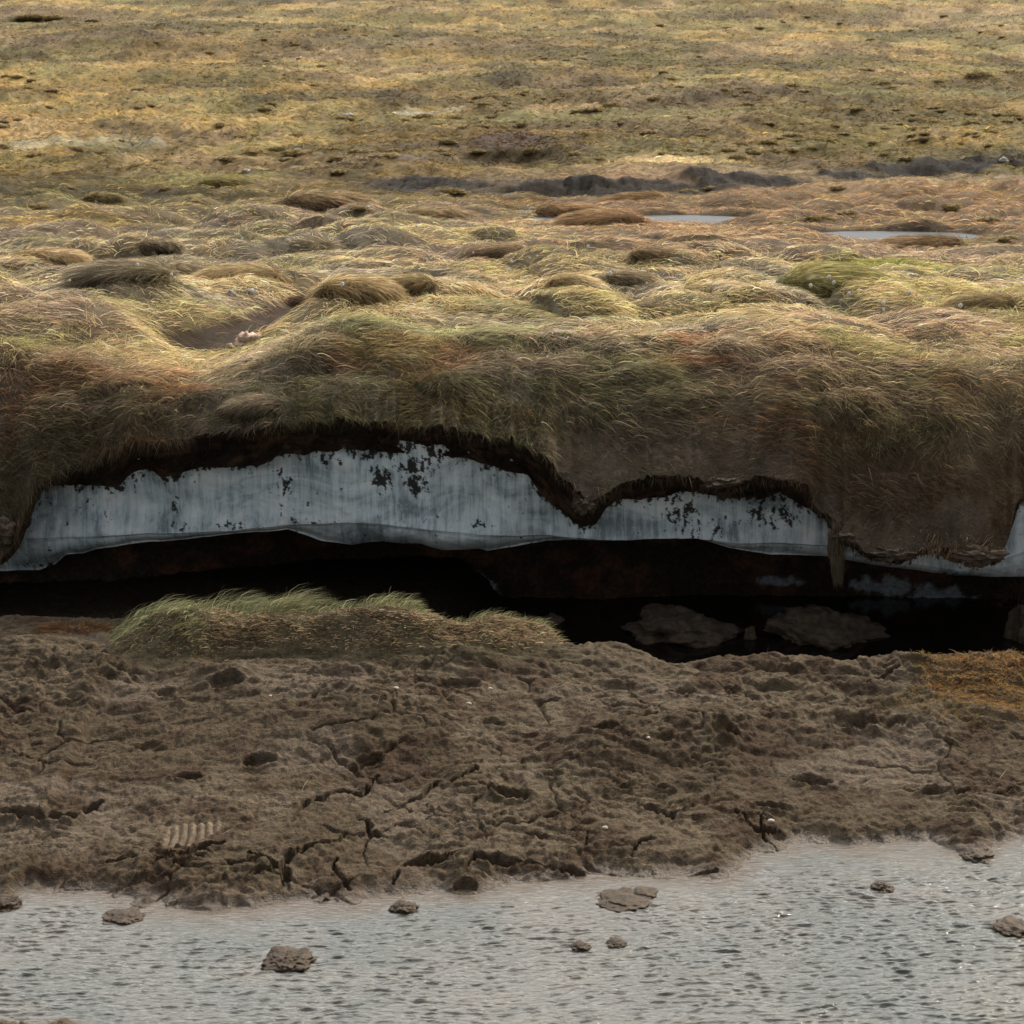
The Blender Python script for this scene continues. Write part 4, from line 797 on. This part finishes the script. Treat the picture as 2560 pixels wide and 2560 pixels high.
# low brown tuft left of the mound and moss specks on the mud
for i, (u, v, w, nn, c, ln, lab, nm) in enumerate(((185, 1568, 95, 1500, C_(0.20, 0.11, 0.05), .07, 'low rust-brown grass tuft left of the green mound at the cave mouth', 'grass_tuft'), (2540, 1560, 60, 900, C_(0.16, 0.10, 0.06), .14, 'spiky dark grass tuft on the peat block at the right edge', 'grass_tuft'))):
    x0, y0, z0 = atm(u, v); w_ = w / 1280 * TF * y0; root = empty(nm, (x0, y0, z0)); tag(root, lab, 'grass tuft')
    n = nn; r_ = np.sqrt(rng.random(n)) * w_; a_ = rng.uniform(0, 6.28, n); x = r_ * np.cos(a_); y = r_ * np.sin(a_) * 0.5
    hz_ = 0.30 if i else 0.0
    P = np.stack([x, y, Mud(x + x0, y + y0) - z0 - 0.005 + hz_ * (1 - (r_ / w_) ** 2)], -1); D = np.stack([np.cos(a_), np.sin(a_), 0 * a_], -1)
    blade_obj('blades', [blades(P, np.tile(up, (n, 1)), D, rng.uniform(.4, 1, n) * ln, rng.uniform(.002, .004, n), tint(np.tile(c, (n, 1)), .3), 3, rng.uniform(.4, .9, n), .5)], M_grass, root)

# ------------------------------------------------------------------ tussocks on the plateau (each a thing)
def tussock(u, v, w, h, colr, label, seed):
    """u, v: foot centre in the photo; w: width and h: height in photo pixels"""
    x0, y0, z0 = trace(u, v, SURF, 10.9, 60); s = TF / 1280 * y0; rx = w * s / 2; rz = h * s * 0.52; rx *= 1.1; ry = rx * 0.8
    y0 += ry * 0.7; z0 = float(SURF(np.array([x0]), np.array([y0]))[0]) - 0.03
    root = empty('grass_tussock', (x0, y0, z0)); tag(root, label, 'tussock', 'grass tussocks on the plateau')
    lump_mesh('mound', rx * 0.88, ry * 0.88, rz * 0.92, M_block, seed, 3, 0.18, 1.2, 0, root, (0, 0, 0))
    n = int(3200 * min(1.4, max(0.35, w / 150))); zt = rng.random(n) ** 0.8; a_ = rng.uniform(0, 6.28, n); cr_ = np.sqrt(1 - zt ** 2)
    P = np.stack([rx * .92 * cr_ * np.cos(a_), ry * .92 * cr_ * np.sin(a_), rz * zt * 0.95], -1)
    N = unit(np.stack([cr_ * np.cos(a_) / rx, cr_ * np.sin(a_) / ry, zt / rz], -1))
    part = rng.normal(0, 1, 3)
    wd_ = rng.choice([-0.9, 0.8]); D = unit(np.stack([np.cos(a_) * 0.35 + wd_ + rng.normal(0, .3, n), np.sin(a_) * 0.5 - 0.2 + rng.normal(0, .3, n), -0.5 + 0 * a_], -1)); D = unit(D - N * np.sum(D * N, -1, keepdims=True))
    C = tint(lerp(np.tile(colr, (n, 1)), ground_color(P[:, 0] + x0, P[:, 1] + y0), 0.85 * np.ones(n)) * (0.75 + 0.6 * zt)[:, None] ** 0 * (0.7 + 0.6 * vn(a_ * 3, zt * 4 + seed, 2))[:, None], 0.45, 0.08)
    blade_obj('blades', [blades(P, N, D, rng.uniform(0.5, 1.1, n) * rx * 0.75, rng.uniform(.7, 1.3, n) * 0.0034 * y0 / 12, C, 4, rng.uniform(0.15, 0.55, n), 0.6)], M_grass, root)
BR = C_(0.26, 0.205, 0.14); GT = C_(0.24, 0.225, 0.11); ST = C_(0.42, 0.335, 0.21); PK = C_(0.37, 0.275, 0.19)
TUS = [(880, 742, 190, 62, BR, 'large dark brown drooping tussock at the head of the gully'), (1030, 728, 120, 52, GT, 'olive tussock right of the large dark brown one across the gully'),
       (750, 770, 110, 50, BR, 'dark shaggy tussock on the left rim of the gully'), (600, 690, 190, 45, ST, 'pale straw tussock behind the gully, left of the dark brown ones'), (435, 680, 130, 42, PK, 'combed pinkish tussock in the left middle distance'),
       (570, 845, 0, 0, None, ''), (1070, 815, 80, 34, BR, 'small dark drooping tussock on the pale slope right of the gully'), (300, 690, 230, 36, PK, 'long low pinkish tussock at the left of the plateau'), (1560, 705, 130, 42, BR, 'round dark tussock in the centre right of the plateau'),
       (1420, 712, 100, 40, GT, 'green tussock just left of the round dark one'), (1640, 640, 120, 28, PK, 'low brown tussock below the right end of the first pond'), (1740, 545, 0, 0, None, ''), (1090, 545, 150, 30, ST, 'wind-combed straw tussock left of the ponds'),
       (1520, 560, 190, 34, C_(.36, .24, .14), 'orange-straw tussock in front of the first pond'), (1420, 548, 170, 36, C_(.38, .26, .15), 'tall combed straw tussock touching the left end of the first pond'), (800, 520, 190, 34, ST, 'broad straw tussock on the left, at the edge of the greener hillside'),
       (250, 500, 90, 26, BR, 'dark bare tussock on the green left slope'), (550, 470, 120, 26, GT, 'bright green tussock on the left slope'), (1760, 735, 110, 30, GT, 'flat green tussock before the mossy hump'), (2330, 615, 180, 28, C_(.26, .16, .09), 'russet tussock below the second pond'),
       (1600, 500, 160, 30, C_(.38, .28, .17), 'pale topped tussock between the peat channel and the first pond'), (2480, 780, 170, 50, BR, 'brown tussock at the right edge above the bank'), (1250, 640, 130, 26, PK, 'small pink-brown tussock in the middle of the plateau'), (640, 1030, 150, 46, C_(.36, .26, .16), 'pale combed tuft bulging over the turf edge left of centre'),
       (390, 640, 100, 28, BR, 'small dark tussock among the pinkish ones on the left'), (110, 640, 150, 30, PK, 'pink-brown tussock near the left edge'), (1350, 780, 110, 26, GT, 'small olive tussock before the grassy crest')]
k = 0
for (u, v, w, h, c, lab) in TUS:
    if c is None: continue
    k += 1; tussock(u, v, w, h, c, lab, 40 + k)

# mossy hump right
x0, y0, z0 = trace(2120, 720, SURF, 10.9, 60); s = TF / 1280 * y0; y0 += 0.6
root = empty('moss_hump', (x0, y0, float(G(np.array([x0]), np.array([y0]))[0]) - 0.05)); tag(root, 'yellow-green mossy hump with combed pale strands, right of the plateau', 'moss hump')
lump_mesh('mound', 130 * s, 0.55, 0.16, plain_mat('yellow_moss', (0.22, 0.19, 0.07), .95, 20, c2=(0.07, 0.06, 0.02)), 91, 4, 0.3, 1.4, 0, root)
n = 6000; zt = rng.random(n); a_ = rng.uniform(0, 6.28, n); cr_ = np.sqrt(1 - zt ** 2); rx = 135 * s; ry = .56; rz = .17
P = np.stack([rx * cr_ * np.cos(a_), ry * cr_ * np.sin(a_), rz * zt], -1); N = unit(np.stack([cr_ * np.cos(a_) / rx, cr_ * np.sin(a_) / ry, zt / rz], -1))
D = unit(np.stack([0.9 + rng.normal(0, .3, n), -0.6 + 0 * a_, -0.5 + 0 * a_], -1)); D = unit(D - N * np.sum(D * N, -1, keepdims=True))
blade_obj('strands', [blades(P, N, D, rng.uniform(.08, .22, n), rng.uniform(.003, .007, n), tint(np.where(rng.random(n)[:, None] < .4, C_(.42, .36, .18), C_(.21, .185, .07)), .25), 3, 0.2, .6)], M_grass, root)

# heather clumps over the hillside (small in the photo)
hm = [lump_mesh('heather_clump', 1, 0.8, 1, M_heath, 60 + q, 3, 0.5, 2.2, 0) for q in range(4)]
HC = [(250, 490, 55), (90, 515, 60), (330, 490, 40), (420, 475, 40), (500, 465, 35), (640, 382, 70), (560, 398, 40), (700, 372, 50), (740, 385, 70), (850, 395, 60), (960, 392, 70), (920, 400, 40), (1100, 380, 50),
      (400, 402, 35), (430, 385, 30), (1120, 360, 40), (170, 470, 30), (1530, 265, 50), (1480, 275, 60), (1640, 248, 40), (1720, 295, 35), (1980, 215, 40), (2160, 175, 50), (1850, 362, 45), (1920, 355, 40), (1940, 370, 30), (1620, 335, 40), (1580, 330, 30), (1440, 385, 40), (1500, 400, 30),
      (2240, 275, 30), (2450, 190, 70), (2530, 182, 60), (1400, 250, 40), (1760, 325, 30), (90, 46, 50), (140, 48, 50), (60, 48, 40), (230, 52, 30), (545, 82, 24), (600, 43, 16), (740, 112, 24), (570, 160, 20), (550, 170, 24), (260, 203, 14), (70, 222, 24), (130, 228, 30), (750, 200, 30), (1050, 180, 20),
      (1200, 190, 20), (1060, 295, 50), (1140, 298, 40), (1010, 300, 40), (860, 295, 50), (680, 260, 20), (830, 245, 24), (300, 352, 20), (500, 345, 30), (840, 432, 50), (1130, 480, 60), (1100, 490, 40), (900, 520, 40), (1980, 340, 50), (2050, 350, 30), (2300, 350, 30), (2400, 360, 24), (2010, 230, 40), (1830, 210, 30), (1340, 68, 14), (1470, 120, 16), (1650, 65, 20), (1820, 70, 24), (1900, 72, 30), (2100, 60, 16), (2360, 40, 20), (1700, 220, 24), (1870, 260, 30), (2480, 270, 24), (2120, 535, 60), (2050, 545, 70), (1950, 560, 60), (2380, 520, 60), (2470, 550, 50), (1720, 480, 50), (2100, 470, 50), (1780, 470, 40), (2520, 600, 60), (2250, 620, 40)]
hfol = []
for q in range(4):
    n = 500; zt = rng.random(n); a_ = rng.uniform(0, 6.28, n); cr_ = np.sqrt(1 - zt ** 2); k_ = rng.uniform(.75, 1.25, n)
    P = np.stack([cr_ * np.cos(a_) * k_, cr_ * np.sin(a_) * k_, zt * 0.95], -1); N = unit(np.stack([cr_ * np.cos(a_), cr_ * np.sin(a_), zt], -1)); D = unit(rng.normal(size=(n, 3)) * np.array([1, 1, .3]))
    hfol.append(blade_obj('foliage', [blades(P, N, D, rng.uniform(.15, .5, n), rng.uniform(.05, .12, n), tint(np.where(rng.random(n)[:, None] < .5, C_(.27, .20, .09), C_(.15, .115, .05)), .4), 2, 0.5, .4)], M_grass, hm[q]))
rr_ = np.random.default_rng(3)
hr = np.random.default_rng(21)
while len(HC) < 285:
    v = 15 + 385 * hr.random() ** 0.8; u = hr.uniform(0, 2560)
    if fbm(np.array([u * .004]), np.array([v * .02]), 3, 2)[0] < 0.5: continue
    HC.append((u, v, (7 + v * 0.075) * hr.uniform(.7, 1.5)))
for i, (u, v, w) in enumerate(HC):
    x0, y0, z0 = trace(u, v, G, 14, 300); sx_ = w / 1280 * TF * y0 * 0.5
    o = hm[i] if i < 4 else hm[i % 4].copy()
    if i >= 4:
        COL.objects.link(o); c = hfol[i % 4].copy(); COL.objects.link(c); c.parent = o
    o.location = (x0, y0, z0 - 0.12 * sx_); o.scale = (sx_, sx_ * rr_.uniform(0.6, 1.0), sx_ * rr_.uniform(0.30, 0.46)); o.rotation_euler = (0, 0, rr_.uniform(0, .5))
    tag(o, 'low dark brown heather clump dotted on the far tundra slope', 'shrub clump', 'heather clumps on the far slope')

# bleached bone pieces in the gully, pale stones, cottongrass, pebbles, straws
for i, (u, v, w, h, lab) in enumerate(((615, 858, 54, 26, 'largest pinkish white bleached fragment in the gully'), (575, 872, 20, 13, 'small cream-white bleached fragment left of the large one in the gully'), (640, 850, 26, 12, 'thin pale bleached fragment at the right tip of the gully heap'), (600, 866, 24, 9, 'flat pinkish bleached fragment between the large and the cream-white ones'))):
    x0, y0, z0 = trace(u, v, SURF, 10.9, 60); s = TF / 1280 * y0
    o = lump_mesh('bleached_bone', w * s / 2, w * s / 3, h * s * 0.7, M_bone, 200 + i, 3, 0.5, 2.0, 0, None, (x0, y0, z0 + h * s * 0.3)); o.rotation_euler = (0.2, -0.25, 0.3); tag(o, lab, 'bone fragment', 'bleached fragments in the gully')
M_lich = plain_mat('lichen_stone', (0.50, 0.48, 0.42), .9, 25, c2=(0.18, 0.16, 0.12))
for i, (u, v, w, h, lab) in enumerate(((578, 738, 22, 10, 'whitish lichened stone on the left rim above the gully, left of a pair'), (628, 732, 28, 9, 'whitish lichened stone on the left rim above the gully, right of a pair'), (615, 432, 26, 8, 'grey boulder on the left green slope'), (2510, 405, 24, 8, 'pale stone at the right end of the peat channel'), (870, 290, 30, 5, 'pale lichened stone at the left end of the whitish patch on the hillside'))):
    x0, y0, z0 = trace(u, v, SURF, 10.9, 200); s = TF / 1280 * y0
    o = lump_mesh('pale_stone', w * s / 2, w * s / 2.4, h * s, M_lich, 230 + i, 3, 0.4, 1.6, 0, None, (x0, y0, z0 + h * s * .2)); tag(o, lab, 'stone')
ch_m = None; cst = None
pts = [(1260, 672), (1262, 685), (1255, 690), (1310, 655), (1360, 655), (1330, 650), (1510, 700), (1500, 712), (2050, 725), (2060, 735), (1600, 722), (2000, 742), (2095, 765), (2180, 787), (2190, 790), (2370, 800), (2400, 610), (1790, 655), (530, 690), (410, 707), (420, 712), (160, 715), (110, 725), (575, 600), (590, 612), (520, 645), (175, 618), (1025, 580), (50, 688), (70, 690), (1170, 640), (2530, 760), (2480, 745), (320, 690), (830, 745), (950, 612), (660, 560), (1890, 700), (2250, 760), (1450, 640)]
for i, (u, v) in enumerate(pts):
    x0, y0, z0 = trace(u, v + 14, SURF, 10.9, 60); s = TF / 1280 * y0
    root = empty('cottongrass', (x0, y0, z0)); tag(root, 'white fluffy cottongrass head on a thin stem among the plateau tussocks', 'cottongrass', 'cottongrass heads on the plateau')
    if ch_m is None:
        V, F, C = blades(np.zeros((1, 3)), up[None, :], np.array([[1.0, 0, 0]]), np.array([0.14]), np.array([0.004]), np.array([[.3, .3, .1]]), 4, 0.92, 0.1)
        cst = mesh_np('stem', V, F, 4, M_straw, None, None, root); tip = V[-2:].mean(0)
        ch_m = lump_mesh('head', 0.011, 0.010, 0.013, M_cotton, 9, 3, 0.5, 2.5, 0, root, tuple(tip))
    else:
        for p_ in (cst, ch_m):
            c = p_.copy(); COL.objects.link(c); c.parent = root
        sc_v = rng.uniform(.7, 1.2); root.scale = (sc_v,) * 3; root.rotation_euler = (0, 0, rng.uniform(-.5, .5))
for i, (u, v, w, lab) in enumerate(((1172, 1760, 12, 'whitish pebble on the mud below the right end of the mound'), (1225, 1727, 10, 'small white pebble on the mud near the mound foot'), (1512, 2075, 14, 'pinkish pebble on the mud in the lower middle'), (1928, 2057, 16, 'pinkish pebble on the mud in the lower right'), (1408, 1603, 10, 'pale pebble at the right foot of the grassy mound'), (675, 1740, 8, 'tiny pale pebble on the mud under the mound'), (990, 1728, 12, 'grey-white pebble on the ledge below the mound'), (2120, 1550, 0, ''), (1620, 1850, 10, 'cream pebble on the mud right of centre'))):
    if not w: continue
    x0, y0, z0 = atm(u, v); s = TF / 1280 * y0; z0 = float(Mud(np.array([x0]), np.array([y0]))[0])
    o = lump_mesh('pebble', w * s * .6, w * s * .5, w * s * .38, M_pebble, 260 + i, 2, 0.3, 1.3, 0, None, (x0, y0, z0 + w * s * .12)); tag(o, lab, 'pebble')
for i, (u, v, L, an, el, lab) in enumerate(((1915, 1660, .16, 1.2, .8, 'upright pale straw on the mud crest right of centre'), (755, 1975, .10, 1.2, .5, 'short straw in a crack of the mud left of centre'), (545, 2095, .10, .6, .4, 'straw lying beside the fluted scar in the mud'), (225, 2030, .12, 1.0, .5, 'straw stub on the mud left of the fluted scar'), (1050, 1888, .16, 0.0, .15, 'dark twig lying across the pale mud in the middle'), (2500, 1950, .14, .8, .4, 'thin straw on the mud near the right edge'), (945, 1760, .10, 1.3, .6, 'little straw on the mud below the mound'))):
    x0, y0, z0 = atm(u, v); z0 = float(Mud(np.array([x0]), np.array([y0]))[0])
    one_blade('straw', x0, y0, z0, L, (an, el), 0.005, M_straw, lab, 'straw', None)
print('blades ok', len(bpy.data.objects))
